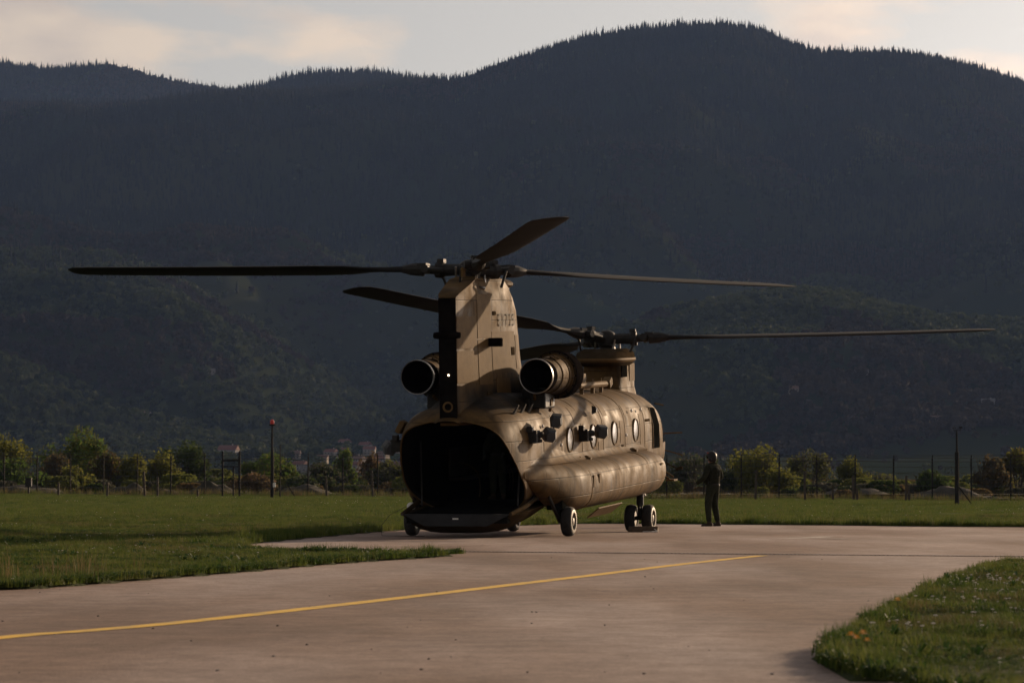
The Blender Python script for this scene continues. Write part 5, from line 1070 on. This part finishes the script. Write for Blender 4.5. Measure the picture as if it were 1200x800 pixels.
# dry straw clump on the left strip, daisies (uncountable) and single dandelions
x0, y0 = gp(60, 682); xx = rng.normal(x0, .6, 14); yy = rng.normal(y0, .6, 14); k = is_grass(xx, yy); xx, yy = xx[k], yy[k]
scatter('dry_straw', np.stack([xx, yy, gz(xx, yy)], 1), rng.uniform(.3, .5, len(xx)), rng.uniform(0, 6.3, len(xx)), [tallw[0]])
M['petal'] = mat('daisy_petal', (.75, .70, .66), .7, trans=.2); M['dand'] = mat('dandelion_petal', (.75, .38, .02), .7)
b = MB(); b.lathe([(0, .011), (.004, .013), (.007, .002)], (0, 0, .05), 'Z', 8); b.tube([(0, 0, 0), (0, 0, .05)], .0008, 3, False); dz = proto(b, 'daisy_form', M['petal'])
n = 2600; x = rng.uniform(2, 9, n); y = rng.uniform(17, 48, n); k = is_grass(x, y) & (nfield(x, y, 1.3, 61, 3) > .57); x, y = x[k], y[k]
xl = rng.uniform(-9, -1, 500); yl_ = rng.uniform(36, 70, 500); k = is_grass(xl, yl_) & (nfield(xl, yl_, 1.6, 62, 3) > .6); x = np.r_[x, xl[k]]; y = np.r_[y, yl_[k]]
scatter('daisies', np.stack([x, y, gz(x, y)], 1), rng.uniform(.8, 1.4, len(x)), rng.uniform(0, 6.3, len(x)), [dz])
xf = rng.uniform(-36, 36, 1400); yf = rng.uniform(80, 220, 1400); k = is_grass(xf, yf) & (nfield(xf, yf, 8, 63, 3) > .5); xf, yf = xf[k], yf[k]
scatter('field_flowers', np.stack([xf, yf, gz(xf, yf)], 1), rng.uniform(1.0, 1.6, len(xf)), rng.uniform(0, 6.3, len(xf)), [dz])
dp = None
DN = [(1052,722,'dandelion standing highest up the verge edge, by itself'),(996,771,'leftmost yellow dandelion of the low cluster near the verge tip'),(1003,771,'middle yellow dandelion of the low cluster near the verge tip'),(1011,769,'largest yellow dandelion, right in the low cluster near the verge tip'),(1014,772,'small dandelion at the lower right of the low cluster')]
for (px, py, lb) in DN:
    x, y = gp(px, py + 9)
    if dp is None:
        dp = empty('dandelion'); MB().tube([(0, 0, 0), (.005, 0, .10)], .002, 5).build('stalk', GM[0], dp)
        b = MB()
        for rr_, zz in ((.022, .10), (.016, .107), (.010, .113)):
            for k in range(12): a = 2 * PI * k / 12 + zz * 90; q = len(b.v); b.v += [(.005, 0, zz), (.005 + rr_ * math.cos(a - .2), rr_ * math.sin(a - .2), zz + .004), (.005 + rr_ * 1.1 * math.cos(a), rr_ * 1.1 * math.sin(a), zz + .003), (.005 + rr_ * math.cos(a + .2), rr_ * math.sin(a + .2), zz + .004)]; b.f.append((q, q+1, q+2, q+3))
        b.build('flower_head', M['dand'], dp, recalc=False); t = dp
    else: t = copy_tree(dp)
    t.location = (x, y, gz1(x, y)); t.rotation_euler.z = random.uniform(0, 6); s = random.uniform(1.1, 1.5); t.scale = (s, s, s); tag(t, lb, 'flower', 'dandelions in the near verge')

# ------------------------------------------------------------------ haze
hz = MB().box((0, 3790, 362), (7000, 7900, 732)).build('haze', None)      # bottom -4, top 728
hm = bpy.data.materials.new('haze_air'); hm.use_nodes = True; T = hm.node_tree; T.nodes.remove(T.nodes['Principled BSDF'])
pv = T.nodes.new('ShaderNodeVolumePrincipled'); pv.inputs['Color'].default_value = (.27, .42, .82, 1); pv.inputs['Density'].default_value = 3.5e-5; pv.inputs['Anisotropy'].default_value = .1
T.links.new(pv.outputs[0], T.nodes['Material Output'].inputs['Volume']); hz.data.materials.append(hm); tag(hz, kind='stuff')
